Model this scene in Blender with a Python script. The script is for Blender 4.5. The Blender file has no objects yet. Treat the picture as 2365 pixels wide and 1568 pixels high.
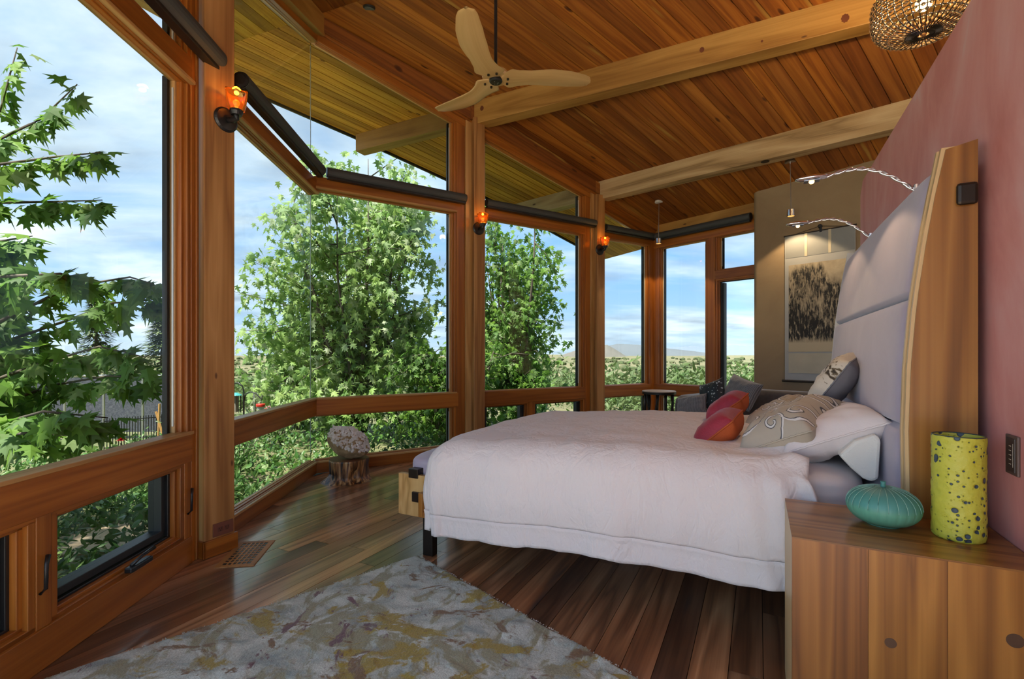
import bpy, bmesh, math, random
from mathutils import Vector, Matrix, noise
random.seed(7)
SC = bpy.context.scene
COL = SC.collection
V = Vector
PI = math.pi

# ------------------------------------------------------------------ camera
F, CX, HY, EYE = 1117.0, 1182.5, 818.0, 1.2
cam = bpy.data.cameras.new('camera')
cam.sensor_width = 36.0
cam.lens = F / 2365.0 * 36.0
cam.shift_y = (HY - 784.0) / 2365.0
cam.clip_end = 20000
camo = bpy.data.objects.new('camera', cam)
COL.objects.link(camo)
camo.location = (0, 0, EYE)
camo.rotation_euler = (PI / 2, 0, 0)
SC.camera = camo

# ------------------------------------------------------------------ world, sun, exposure
SC.view_settings.view_transform = 'Standard'
SC.view_settings.look = 'None'
SC.view_settings.gamma = 1.0
SC.view_settings.exposure = 1.32
SKY_GAIN = 0.95
SUN_GAIN = 11.0


def node(nt, kind, **kw):
    n = nt.nodes.new(kind)
    for k, v in kw.items():
        setattr(n, k, v)
    return n


def setramp(r, stops):
    cr = r.color_ramp
    while len(cr.elements) > 1:
        cr.elements.remove(cr.elements[-1])
    cr.elements[0].position = stops[0][0]
    cr.elements[0].color = tuple(stops[0][1]) + (1,)
    for p, c in stops[1:]:
        e = cr.elements.new(p)
        e.color = tuple(c) + (1,)


def g(v):
    return (v, v, v)


def make_world():
    w = bpy.data.worlds.new('sky')
    SC.world = w
    w.use_nodes = True
    nt = w.node_tree
    nt.nodes.clear()
    L = nt.links.new
    out = node(nt, 'ShaderNodeOutputWorld')
    bg = node(nt, 'ShaderNodeBackground')
    tc = node(nt, 'ShaderNodeTexCoord')
    sep = node(nt, 'ShaderNodeSeparateXYZ')
    L(tc.outputs['Generated'], sep.inputs[0])
    grad = node(nt, 'ShaderNodeValToRGB')
    setramp(grad, [(0.0, (0.46, 0.60, 0.72)), (0.05, (0.38, 0.57, 0.78)), (0.16, (0.24, 0.47, 0.80)), (0.45, (0.20, 0.42, 0.76)), (1.0, (0.18, 0.38, 0.72))])
    L(sep.outputs['Z'], grad.inputs[0])
    # cloud layer: project the direction on a plane overhead
    add = node(nt, 'ShaderNodeMath', operation='ADD')
    add.inputs[1].default_value = 0.16
    mx = node(nt, 'ShaderNodeMath', operation='MAXIMUM')
    mx.inputs[1].default_value = 0.0
    L(sep.outputs['Z'], mx.inputs[0])
    L(mx.outputs[0], add.inputs[0])
    dv = node(nt, 'ShaderNodeVectorMath', operation='DIVIDE')
    cmb = node(nt, 'ShaderNodeCombineXYZ')
    for i in range(3):
        L(add.outputs[0], cmb.inputs[i])
    L(tc.outputs['Generated'], dv.inputs[0])
    L(cmb.outputs[0], dv.inputs[1])
    mp = node(nt, 'ShaderNodeMapping')
    mp.inputs['Scale'].default_value = (0.62, 1.0, 1.3)
    mp.inputs['Location'].default_value = (3.1, 1.7, 0.4)
    L(dv.outputs[0], mp.inputs[0])
    n1 = node(nt, 'ShaderNodeTexNoise')
    n1.inputs['Scale'].default_value = 1.25
    n1.inputs['Detail'].default_value = 9
    n1.inputs['Roughness'].default_value = 0.58
    n1.inputs['Distortion'].default_value = 0.35
    L(mp.outputs[0], n1.inputs['Vector'])
    cov = node(nt, 'ShaderNodeValToRGB')
    setramp(cov, [(0.36, g(0)), (0.62, g(1))])
    L(n1.outputs['Fac'], cov.inputs[0])
    n2 = node(nt, 'ShaderNodeTexNoise')
    n2.inputs['Scale'].default_value = 2.6
    n2.inputs['Detail'].default_value = 6
    L(mp.outputs[0], n2.inputs['Vector'])
    shade = node(nt, 'ShaderNodeValToRGB')
    setramp(shade, [(0.34, (0.34, 0.42, 0.52)), (0.52, (0.56, 0.68, 0.78)), (0.72, (0.86, 0.92, 0.96))])
    L(n2.outputs['Fac'], shade.inputs[0])
    mix = node(nt, 'ShaderNodeMixRGB')
    L(cov.outputs[0], mix.inputs[0])
    L(grad.outputs[0], mix.inputs[1])
    L(shade.outputs[0], mix.inputs[2])
    L(mix.outputs[0], bg.inputs[0])
    bg.inputs[1].default_value = 1.35 * SKY_GAIN
    L(bg.outputs[0], out.inputs[0])


make_world()
sun = bpy.data.lights.new('sun', 'SUN')
sun.energy = SUN_GAIN
sun.angle = math.radians(3)
sun.color = (1.0, 0.94, 0.84)
suno = bpy.data.objects.new('sun', sun)
COL.objects.link(suno)
suno.rotation_euler = V((0.22, 0.34, -0.91)).to_track_quat('-Z', 'Y').to_euler()

# ------------------------------------------------------------------ geometry helpers
TH = math.radians(27)
EX = V((math.cos(TH), -math.sin(TH), 0))     # towards the pink wall
EY = V((math.sin(TH), math.cos(TH), 0))      # along the pink wall and the floor boards
EZ = V((0, 0, 1))


def R(X, Y, z=0.0):
    return EX * X + EY * Y + EZ * z


def ray(x, y):
    return V(((x - CX) / F, 1.0, (HY - y) / F))


def onz(x, y, z):
    r = ray(x, y)
    t = (z - EYE) / r.z
    return V((r.x * t, t, z))


def onplane(x, y, p0, d):
    r = ray(x, y)
    det = d.x - r.x * d.y
    t = (d.x * p0.y - p0.x * d.y) / det
    return V((r.x * t, t, EYE + r.z * t))


def onY(x, y, Y):
    return onplane(x, y, R(0, Y), EX)


def onX(x, y, X):
    return onplane(x, y, R(X, 0), EY)


class MB:
    def __init__(s):
        s.v, s.f, s.uv = [], [], []

    def face(s, pts, uvs):
        b = len(s.v)
        s.v += [tuple(p) for p in pts]
        s.f.append(tuple(range(b, b + len(pts))))
        s.uv.append(uvs)

    def hexa(s, c, ul=None):
        """c: 8 corners, index = i + 2j + 4k with i the long direction."""
        if ul is None:
            ul = (c[1] - c[0]).length
        w = (c[2] - c[0]).length
        h = (c[4] - c[0]).length
        b = len(s.v)
        s.v += [tuple(p) for p in c]
        for q, uv in (((0, 2, 3, 1), ((0, 0), (0, w), (ul, w), (ul, 0))),
                      ((4, 5, 7, 6), ((0, w + h), (ul, w + h), (ul, h + 2 * w), (0, h + 2 * w))),
                      ((0, 1, 5, 4), ((0, -h), (ul, -h), (ul, 0), (0, 0))),
                      ((2, 6, 7, 3), ((0, w), (0, w + h), (ul, w + h), (ul, w))),
                      ((0, 4, 6, 2), ((0, 0), (h, 0), (h, w), (0, w))),
                      ((1, 3, 7, 5), ((0, 0), (0, w), (h, w), (h, 0)))):
            s.f.append(tuple(b + i for i in q))
            s.uv.append(uv)
        return s

    def box(s, o, ax, ay, az, x, y, z):
        c = [o + ax * x[i] + ay * y[j] + az * z[k] for k in (0, 1) for j in (0, 1) for i in (0, 1)]
        return s.hexa(c)

    def grid(s, fn, nu, nv, closed_u=False, uvs=(1, 1)):
        b = len(s.v)
        for j in range(nv + 1):
            for i in range(nu + (0 if closed_u else 1)):
                s.v.append(tuple(fn(i / nu, j / nv)))
        W = nu + (0 if closed_u else 1)
        for j in range(nv):
            for i in range(nu):
                i2 = (i + 1) % W
                s.f.append((b + j * W + i, b + j * W + i2, b + (j + 1) * W + i2, b + (j + 1) * W + i))
                a, c2 = i / nu * uvs[0], (i + 1) / nu * uvs[0]
                d, e = j / nv * uvs[1], (j + 1) / nv * uvs[1]
                s.uv.append(((a, d), (c2, d), (c2, e), (a, e)))
        return s

    def lathe(s, prof, o=V((0, 0, 0)), ax=None, n=24, cap=True):
        """prof: list of (radius, height)"""
        ax = ax or EZ
        q = ax.to_track_quat('Z', 'Y').to_matrix()
        px_, py_ = q @ V((1, 0, 0)), q @ V((0, 1, 0))
        b = len(s.v)
        for r, h in prof:
            for i in range(n):
                a = 2 * PI * i / n
                s.v.append(tuple(o + ax * h + px_ * (r * math.cos(a)) + py_ * (r * math.sin(a))))
        for j in range(len(prof) - 1):
            for i in range(n):
                k = (i + 1) % n
                s.f.append((b + j * n + i, b + j * n + k, b + (j + 1) * n + k, b + (j + 1) * n + i))
                s.uv.append(((prof[j][1], i / n), (prof[j][1], (i + 1) / n), (prof[j + 1][1], (i + 1) / n), (prof[j + 1][1], i / n)))
        if cap:
            s.f.append(tuple(b + i for i in reversed(range(n))))
            s.uv.append([(0, 0)] * n)
            e = b + (len(prof) - 1) * n
            s.f.append(tuple(e + i for i in range(n)))
            s.uv.append([(0, 0)] * n)
        return s

    def tube(s, pts, rad, n=8):
        pts = [V(p) for p in pts]
        if not isinstance(rad, (list, tuple)):
            rad = [rad] * len(pts)
        b = len(s.v)
        up = V((0.3, 0.2, 0.93))
        L = 0
        ls = []
        for k, p in enumerate(pts):
            t = (pts[min(k + 1, len(pts) - 1)] - pts[max(k - 1, 0)]).normalized()
            x = t.cross(up)
            if x.length < 0.1:
                x = t.cross(V((1, 0, 0)))
            x.normalize()
            y = t.cross(x)
            up = -y if False else up
            if k:
                L += (p - pts[k - 1]).length
            ls.append(L)
            for i in range(n):
                a = 2 * PI * i / n
                s.v.append(tuple(p + x * (rad[k] * math.cos(a)) + y * (rad[k] * math.sin(a))))
        for k in range(len(pts) - 1):
            for i in range(n):
                j = (i + 1) % n
                s.f.append((b + k * n + i, b + k * n + j, b + (k + 1) * n + j, b + (k + 1) * n + i))
                s.uv.append(((ls[k], i / n * .2), (ls[k], (i + 1) / n * .2), (ls[k + 1], (i + 1) / n * .2), (ls[k + 1], i / n * .2)))
        s.f.append(tuple(b + i for i in reversed(range(n))))
        s.uv.append([(0, 0)] * n)
        e = b + (len(pts) - 1) * n
        s.f.append(tuple(e + i for i in range(n)))
        s.uv.append([(0, 0)] * n)
        return s

    def ico(s, o, r, sub=1, sc=(1, 1, 1), jit=0.0):
        bm = bmesh.new()
        bmesh.ops.create_icosphere(bm, subdivisions=sub, radius=1)
        b = len(s.v)
        for v in bm.verts:
            k = r * (1 + random.uniform(-jit, jit))
            s.v.append((o[0] + v.co.x * k * sc[0], o[1] + v.co.y * k * sc[1], o[2] + v.co.z * k * sc[2]))
        rr = random.random()
        for fc in bm.faces:
            s.f.append(tuple(b + v.index for v in fc.verts))
            s.uv.append([(rr, 0.5)] * 3)
        bm.free()
        return s

    def prism(s, poly, off):
        """poly: planar points; off: extrusion vector"""
        n = len(poly)
        b = len(s.v)
        s.v += [tuple(p) for p in poly] + [tuple(p + off) for p in poly]
        L = off.length
        o = poly[0]
        e1 = (poly[1] - poly[0]).normalized()
        nn = off.normalized()
        e2 = nn.cross(e1)
        uv = [((p - o).dot(e2), (p - o).dot(e1)) for p in poly]
        s.f.append(tuple(b + i for i in range(n)))
        s.uv.append(uv)
        s.f.append(tuple(b + n + i for i in reversed(range(n))))
        s.uv.append(list(reversed(uv)))
        for i in range(n):
            j = (i + 1) % n
            s.f.append((b + i, b + n + i, b + n + j, b + j))
            w = (poly[j] - poly[i]).length
            s.uv.append(((0, 0), (0, L), (w, L), (w, 0)))
        return s

    def mesh(s, name):
        me = bpy.data.meshes.new(name)
        me.from_pydata(s.v, [], s.f)
        u = me.uv_layers.new(name='UVMap')
        flat = [c for fu in s.uv for p in fu for c in p]
        u.data.foreach_set('uv', flat)
        return me

    def build(s, name, mat, parent=None, smooth=False, bevel=0, fix=True, sub=0, origin=None):
        if origin is not None:
            o_ = V(origin)
            s.v = [tuple(V(p) - o_) for p in s.v]
        me = s.mesh(name)
        if fix:
            bm = bmesh.new()
            bm.from_mesh(me)
            bmesh.ops.recalc_face_normals(bm, faces=bm.faces)
            bm.to_mesh(me)
            bm.free()
        if smooth:
            for p in me.polygons:
                p.use_smooth = True
        me.materials.append(mat)
        return link(name, me, parent, origin, bevel, sub)


def link(name, me, parent=None, origin=None, bevel=0, sub=0):
    o = bpy.data.objects.new(name, me)
    COL.objects.link(o)
    if origin is not None:
        o.location = origin
    if parent is not None:
        o.parent = parent
        if parent.parent is not None:
            base = parent.parent.location + parent.location
        else:
            base = parent.location
        o.location = o.location - base
    if bevel:
        m = o.modifiers.new('bevel', 'BEVEL')
        m.width = bevel
        m.segments = 2
        m.limit_method = 'ANGLE'
        m.angle_limit = 0.6
    if sub:
        m = o.modifiers.new('sub', 'SUBSURF')
        m.levels = sub
        m.render_levels = sub
    return o


def empty(name, loc, label=None, cat=None, group=None, kind=None):
    o = bpy.data.objects.new(name, None)
    COL.objects.link(o)
    o.location = loc
    o.empty_display_size = 0.05
    return tag(o, label, cat, group, kind)


def tag(o, label=None, cat=None, group=None, kind=None):
    if label:
        o['label'] = label
    if cat:
        o['category'] = cat
    if group:
        o['group'] = group
    if kind:
        o['kind'] = kind
    return o


def piece(mesh_src, name, parent, mat4):
    """an object that shares mesh data; parent has no rotation"""
    o = bpy.data.objects.new(name, mesh_src)
    COL.objects.link(o)
    o.parent = parent
    base = parent.location + (parent.parent.location if parent.parent else V((0, 0, 0)))
    o.matrix_basis = Matrix.Translation(-base) @ mat4
    return o


# ------------------------------------------------------------------ materials
MATS = {}


def base_mat(name):
    m = bpy.data.materials.new(name)
    m.use_nodes = True
    nt = m.node_tree
    b = nt.nodes['Principled BSDF']
    return m, nt, b


def plain(name, col, rough=0.5, metal=0.0, coat=0.0, bump=0.0, bscale=60, var=0.0, sheen=0.0, emit=0, spec=0.5):
    if name in MATS:
        return MATS[name]
    m, nt, b = base_mat(name)
    L = nt.links.new
    b.inputs['Base Color'].default_value = tuple(col) + (1,)
    b.inputs['Roughness'].default_value = rough
    b.inputs['Metallic'].default_value = metal
    b.inputs['Coat Weight'].default_value = coat
    b.inputs['Specular IOR Level'].default_value = spec
    b.inputs['Sheen Weight'].default_value = sheen
    if emit:
        b.inputs['Emission Color'].default_value = tuple(col) + (1,)
        b.inputs['Emission Strength'].default_value = emit
    tc = node(nt, 'ShaderNodeTexCoord')
    if var:
        n = node(nt, 'ShaderNodeTexNoise')
        n.inputs['Scale'].default_value = 5
        n.inputs['Detail'].default_value = 5
        L(tc.outputs['Object'], n.inputs['Vector'])
        r = node(nt, 'ShaderNodeValToRGB')
        setramp(r, [(0.3, [c * (1 - var) for c in col]), (0.7, [min(1, c * (1 + var)) for c in col])])
        L(n.outputs['Fac'], r.inputs[0])
        L(r.outputs[0], b.inputs['Base Color'])
    if bump:
        n = node(nt, 'ShaderNodeTexNoise')
        n.inputs['Scale'].default_value = bscale
        n.inputs['Detail'].default_value = 4
        L(tc.outputs['Object'], n.inputs['Vector'])
        bp = node(nt, 'ShaderNodeBump')
        bp.inputs['Strength'].default_value = bump
        bp.inputs['Distance'].default_value = 0.004
        L(n.outputs['Fac'], bp.inputs['Height'])
        L(bp.outputs[0], b.inputs['Normal'])
    MATS[name] = m
    return m


def wood(name, dark, mid, light, rough=0.45, su=0.9, sv=15.0, tint=None, knots=0.0, coat=0.0, ring=5.0, bump=0.15, patch=None):
    """grain runs along U of the UV map (metres); every object gets its own cut of the wood"""
    m, nt, b = base_mat(name)
    L = nt.links.new
    uv = node(nt, 'ShaderNodeUVMap')
    oi = node(nt, 'ShaderNodeObjectInfo')
    sc = node(nt, 'ShaderNodeVectorMath', operation='SCALE')
    sc.inputs[0].default_value = (37.3, 11.7, 5.1)
    L(oi.outputs['Random'], sc.inputs['Scale'])
    ad = node(nt, 'ShaderNodeVectorMath', operation='ADD')
    L(uv.outputs[0], ad.inputs[0])
    L(sc.outputs[0], ad.inputs[1])
    mp = node(nt, 'ShaderNodeMapping')
    mp.inputs['Scale'].default_value = (su, sv * 0.32, 1)
    L(ad.outputs[0], mp.inputs[0])
    wv = node(nt, 'ShaderNodeTexNoise')
    wv.inputs['Scale'].default_value = 1.6
    wv.inputs['Detail'].default_value = 3
    wv.inputs['Distortion'].default_value = 0.5
    L(mp.outputs[0], wv.inputs['Vector'])
    # growth rings: fold the smooth noise into bands
    mul = node(nt, 'ShaderNodeMath', operation='MULTIPLY')
    mul.inputs[1].default_value = ring
    L(wv.outputs['Fac'], mul.inputs[0])
    fr = node(nt, 'ShaderNodeMath', operation='PINGPONG')
    fr.inputs[1].default_value = 0.5
    L(mul.outputs[0], fr.inputs[0])
    mp2 = node(nt, 'ShaderNodeMapping')
    mp2.inputs['Scale'].default_value = (su * 3, sv * 9, 1)
    L(ad.outputs[0], mp2.inputs[0])
    fine = node(nt, 'ShaderNodeTexNoise')
    fine.inputs['Scale'].default_value = 1.0
    fine.inputs['Detail'].default_value = 5
    L(mp2.outputs[0], fine.inputs['Vector'])
    add = node(nt, 'ShaderNodeMath', operation='MULTIPLY_ADD')
    add.inputs[1].default_value = 1.1
    L(fr.outputs[0], add.inputs[0])
    hf = node(nt, 'ShaderNodeMath', operation='MULTIPLY')
    hf.inputs[1].default_value = 0.45
    L(fine.outputs['Fac'], hf.inputs[0])
    L(hf.outputs[0], add.inputs[2])
    rp = node(nt, 'ShaderNodeValToRGB')
    setramp(rp, [(0.2, dark), (0.48, mid), (0.8, light)])
    L(add.outputs[0], rp.inputs[0])
    col = rp.outputs[0]
    if tint:
        tr = node(nt, 'ShaderNodeValToRGB')
        k = len(tint)
        setramp(tr, [(i / k, c) for i, c in enumerate(tint)])
        tr.color_ramp.interpolation = 'CONSTANT'
        wn = node(nt, 'ShaderNodeTexWhiteNoise', noise_dimensions='1D')
        L(oi.outputs['Random'], wn.inputs['W'])
        L(wn.outputs['Value'], tr.inputs[0])
        mt = node(nt, 'ShaderNodeMixRGB', blend_type='MULTIPLY')
        mt.inputs[0].default_value = 1
        L(col, mt.inputs[1])
        L(tr.outputs[0], mt.inputs[2])
        col = mt.outputs[0]
    if patch:
        # sapwood streaks or stains with their own shape
        mp4 = node(nt, 'ShaderNodeMapping')
        mp4.inputs['Scale'].default_value = (0.55, 5.0, 1)
        L(ad.outputs[0], mp4.inputs[0])
        pn = node(nt, 'ShaderNodeTexNoise')
        pn.inputs['Scale'].default_value = 1.3
        pn.inputs['Detail'].default_value = 3
        L(mp4.outputs[0], pn.inputs['Vector'])
        pr = node(nt, 'ShaderNodeValToRGB')
        setramp(pr, [(patch[1], g(0)), (patch[1] + 0.07, g(1))])
        L(pn.outputs['Fac'], pr.inputs[0])
        pm = node(nt, 'ShaderNodeMixRGB')
        L(pr.outputs[0], pm.inputs[0])
        L(col, pm.inputs[1])
        pm.inputs[2].default_value = tuple(patch[0]) + (1,)
        col = pm.outputs[0]
    if knots:
        mp3 = node(nt, 'ShaderNodeMapping')
        mp3.inputs['Scale'].default_value = (2.2, 5.5, 1)
        L(ad.outputs[0], mp3.inputs[0])
        vo = node(nt, 'ShaderNodeTexVoronoi')
        vo.inputs['Scale'].default_value = 1.0
        vo.inputs['Randomness'].default_value = 1.0
        L(mp3.outputs[0], vo.inputs['Vector'])
        kr = node(nt, 'ShaderNodeValToRGB')
        setramp(kr, [(knots * 0.6, g(1)), (knots, g(0.75)), (knots * 1.35, g(0))])
        L(vo.outputs['Distance'], kr.inputs[0])
        wn2 = node(nt, 'ShaderNodeMath', operation='GREATER_THAN')
        wn2.inputs[1].default_value = 0.45
        L(vo.outputs['Color'], wn2.inputs[0])
        mm = node(nt, 'ShaderNodeMath', operation='MULTIPLY')
        L(kr.outputs[0], mm.inputs[0])
        L(wn2.outputs[0], mm.inputs[1])
        km = node(nt, 'ShaderNodeMixRGB')
        L(mm.outputs[0], km.inputs[0])
        L(col, km.inputs[1])
        km.inputs[2].default_value = (dark[0] * .3, dark[1] * .22, dark[2] * .2, 1)
        col = km.outputs[0]
    L(col, b.inputs['Base Color'])
    b.inputs['Roughness'].default_value = rough
    b.inputs['Coat Weight'].default_value = coat
    b.inputs['Coat Roughness'].default_value = 0.12
    bp = node(nt, 'ShaderNodeBump')
    bp.inputs['Strength'].default_value = bump
    bp.inputs['Distance'].default_value = 0.002
    L(fine.outputs['Fac'], bp.inputs['Height'])
    L(bp.outputs[0], b.inputs['Normal'])
    return m


def mottled(name, stops, scale=2.0, rough=0.8, stretch=(1, 1, 1), bump=0.1, bscale=30, detail=8, dist=0.6, sheen=0.0, coat=0.0):
    m, nt, b = base_mat(name)
    L = nt.links.new
    tc = node(nt, 'ShaderNodeTexCoord')
    mp = node(nt, 'ShaderNodeMapping')
    mp.inputs['Scale'].default_value = stretch
    L(tc.outputs['Object'], mp.inputs[0])
    n = node(nt, 'ShaderNodeTexNoise')
    n.inputs['Scale'].default_value = scale
    n.inputs['Detail'].default_value = detail
    n.inputs['Roughness'].default_value = 0.6
    n.inputs['Distortion'].default_value = dist
    L(mp.outputs[0], n.inputs['Vector'])
    r = node(nt, 'ShaderNodeValToRGB')
    setramp(r, stops)
    L(n.outputs['Fac'], r.inputs[0])
    L(r.outputs[0], b.inputs['Base Color'])
    b.inputs['Roughness'].default_value = rough
    b.inputs['Sheen Weight'].default_value = sheen
    b.inputs['Coat Weight'].default_value = coat
    n2 = node(nt, 'ShaderNodeTexNoise')
    n2.inputs['Scale'].default_value = bscale
    n2.inputs['Detail'].default_value = 5
    L(mp.outputs[0], n2.inputs['Vector'])
    bp = node(nt, 'ShaderNodeBump')
    bp.inputs['Strength'].default_value = bump
    bp.inputs['Distance'].default_value = 0.01
    L(n2.outputs['Fac'], bp.inputs['Height'])
    L(bp.outputs[0], b.inputs['Normal'])
    return m


def leafmat(name, cols, rough=0.4, trans=0.35):
    """colour of each leaf from UV.x, thin translucent blade"""
    m, nt, b = base_mat(name)
    L = nt.links.new
    uv = node(nt, 'ShaderNodeUVMap')
    sp = node(nt, 'ShaderNodeSeparateXYZ')
    L(uv.outputs[0], sp.inputs[0])
    oi = node(nt, 'ShaderNodeObjectInfo')
    ad = node(nt, 'ShaderNodeMath', operation='ADD')
    L(sp.outputs[0], ad.inputs[0])
    L(oi.outputs['Random'], ad.inputs[1])
    fr = node(nt, 'ShaderNodeMath', operation='FRACT')
    L(ad.outputs[0], fr.inputs[0])
    r = node(nt, 'ShaderNodeValToRGB')
    k = len(cols)
    setramp(r, [(i / (k - 1), c) for i, c in enumerate(cols)])
    L(fr.outputs[0], r.inputs[0])
    L(r.outputs[0], b.inputs['Base Color'])
    b.inputs['Roughness'].default_value = rough
    tr = node(nt, 'ShaderNodeBsdfTranslucent')
    L(r.outputs[0], tr.inputs[0])
    mx = node(nt, 'ShaderNodeMixShader')
    mx.inputs[0].default_value = trans
    L(b.outputs[0], mx.inputs[1])
    L(tr.outputs[0], mx.inputs[2])
    L(mx.outputs[0], nt.nodes['Material Output'].inputs[0])
    return m


def glassmat(name, tintc, refl=1.0):
    m, nt, b = base_mat(name)
    nt.nodes.remove(b)
    L = nt.links.new
    tr = node(nt, 'ShaderNodeBsdfTransparent')
    tr.inputs[0].default_value = tuple(tintc) + (1,)
    gl = node(nt, 'ShaderNodeBsdfGlossy')
    gl.inputs['Roughness'].default_value = 0.0
    fr = node(nt, 'ShaderNodeLayerWeight')     # Schlick's curve, the same for both faces of the thin pane
    fr.inputs[0].default_value = .5
    pw = node(nt, 'ShaderNodeMath', operation='POWER')
    pw.inputs[1].default_value = 5.0
    L(fr.outputs['Facing'], pw.inputs[0])
    ml = node(nt, 'ShaderNodeMath', operation='MULTIPLY_ADD')
    ml.inputs[1].default_value = .9 * refl
    ml.inputs[2].default_value = .035 * refl
    L(pw.outputs[0], ml.inputs[0])
    mx = node(nt, 'ShaderNodeMixShader')
    L(ml.outputs[0], mx.inputs[0])
    L(tr.outputs[0], mx.inputs[1])
    L(gl.outputs[0], mx.inputs[2])
    L(mx.outputs[0], nt.nodes['Material Output'].inputs[0])
    return m


M = {}
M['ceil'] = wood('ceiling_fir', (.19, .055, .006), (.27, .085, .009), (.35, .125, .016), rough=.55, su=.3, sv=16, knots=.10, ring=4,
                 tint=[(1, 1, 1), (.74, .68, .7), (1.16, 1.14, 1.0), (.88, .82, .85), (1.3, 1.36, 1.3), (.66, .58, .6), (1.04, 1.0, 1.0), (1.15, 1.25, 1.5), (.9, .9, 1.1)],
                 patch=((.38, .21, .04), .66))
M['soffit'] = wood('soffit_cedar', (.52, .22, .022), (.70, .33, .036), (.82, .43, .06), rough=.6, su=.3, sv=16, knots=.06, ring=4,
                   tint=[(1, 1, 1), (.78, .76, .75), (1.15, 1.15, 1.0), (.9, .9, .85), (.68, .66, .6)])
M['beam'] = wood('beam_timber', (.27, .125, .02), (.37, .19, .038), (.46, .25, .058), rough=.6, su=.28, sv=9, knots=.05, ring=3.2, bump=.5)
M['beamgrey'] = wood('beam_weathered', (.24, .15, .06), (.42, .28, .13), (.52, .38, .2), rough=.7, su=.28, sv=9, knots=.06, ring=3.2, bump=.6)
M['post'] = wood('post_timber', (.24, .10, .025), (.36, .168, .046), (.45, .23, .075), rough=.55, su=.22, sv=10, knots=.05, ring=4)
M['trim'] = wood('trim_fir', (.24, .07, .008), (.32, .10, .012), (.39, .135, .018), rough=.38, su=.2, sv=16, ring=4, tint=[(1, 1, 1), (.9, .88, .86), (1.08, 1.06, 1.0)])
M['bead'] = wood('bead_fir', (.36, .18, .05), (.47, .25, .08), (.55, .32, .12), rough=.4, su=.2, sv=16, ring=4)
M['floor'] = wood('floor_reclaimed', (.14, .064, .031), (.255, .12, .055), (.38, .20, .10), rough=.30, su=.3, sv=13, knots=.06, coat=.8, ring=4,
                  tint=[(1, 1, 1), (.55, .52, .55), (1.3, 1.2, 1.1), (.78, .84, .95), (.42, .42, .48), (1.15, 1.0, .9), (.85, .76, .72), (1.5, 1.42, 1.3), (.66, .6, .58), (1.2, 1.25, 1.3)],
                  patch=((.045, .035, .032), .66))
M['walnut'] = wood('walnut', (.16, .058, .009), (.25, .10, .017), (.34, .15, .03), rough=.34, su=.12, sv=9, ring=8, coat=.25, knots=.0, bump=.05)
M['walnutside'] = wood('walnut_side', (.17, .057, .008), (.27, .10, .015), (.37, .15, .026), rough=.36, su=.14, sv=9, ring=9, coat=.15, knots=.0, bump=.05,
                       tint=[(1, 1, 1), (.9, .86, .84), (1.1, 1.16, 1.1)])
M['maple'] = plain('edge_band', (.56, .38, .18), .4)
M['oak'] = wood('bench_oak', (.36, .20, .06), (.50, .29, .10), (.58, .36, .14), rough=.4, su=.9, sv=9, ring=6)
M['fanwood'] = wood('fan_bamboo', (.52, .32, .12), (.60, .39, .16), (.68, .46, .21), rough=.38, su=.3, sv=12, ring=2, bump=.03)
M['pink'] = mottled('pink_plaster', [(.30, (.55, .19, .17)), (.46, (.66, .285, .26)), (.58, (.70, .36, .34)), (.68, (.68, .55, .55))], scale=1.5, stretch=(1.2, 1.2, .75), rough=.62, bump=.12, bscale=9)
M['tan'] = mottled('tan_plaster', [(.3, (.23, .155, .085)), (.7, (.32, .23, .13))], scale=1.6, rough=.75, bump=.1, bscale=12)
M['glass'] = glassmat('window_glass', (.655, .67, .665), .5)
M['glassdoor'] = glassmat('screen_glass', (.72, .74, .74), .5)
M['black'] = plain('black_metal', (.012, .012, .013), .4, bump=.02)
M['bronze'] = plain('bronze_metal', (.03, .022, .016), .38, .6)
M['exterior'] = plain('exterior_aluminium', (.02, .024, .024), .5)
M['spacer'] = plain('glazing_spacer', (.55, .56, .55), .35, .4)
M['shade'] = plain('shade_fabric', (.05, .056, .058), .6, bump=.1, bscale=400)
M['chrome'] = plain('chrome', (.75, .75, .76), .14, 1.0)
M['steel'] = plain('steel', (.5, .5, .5), .3, 1.0)
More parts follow.
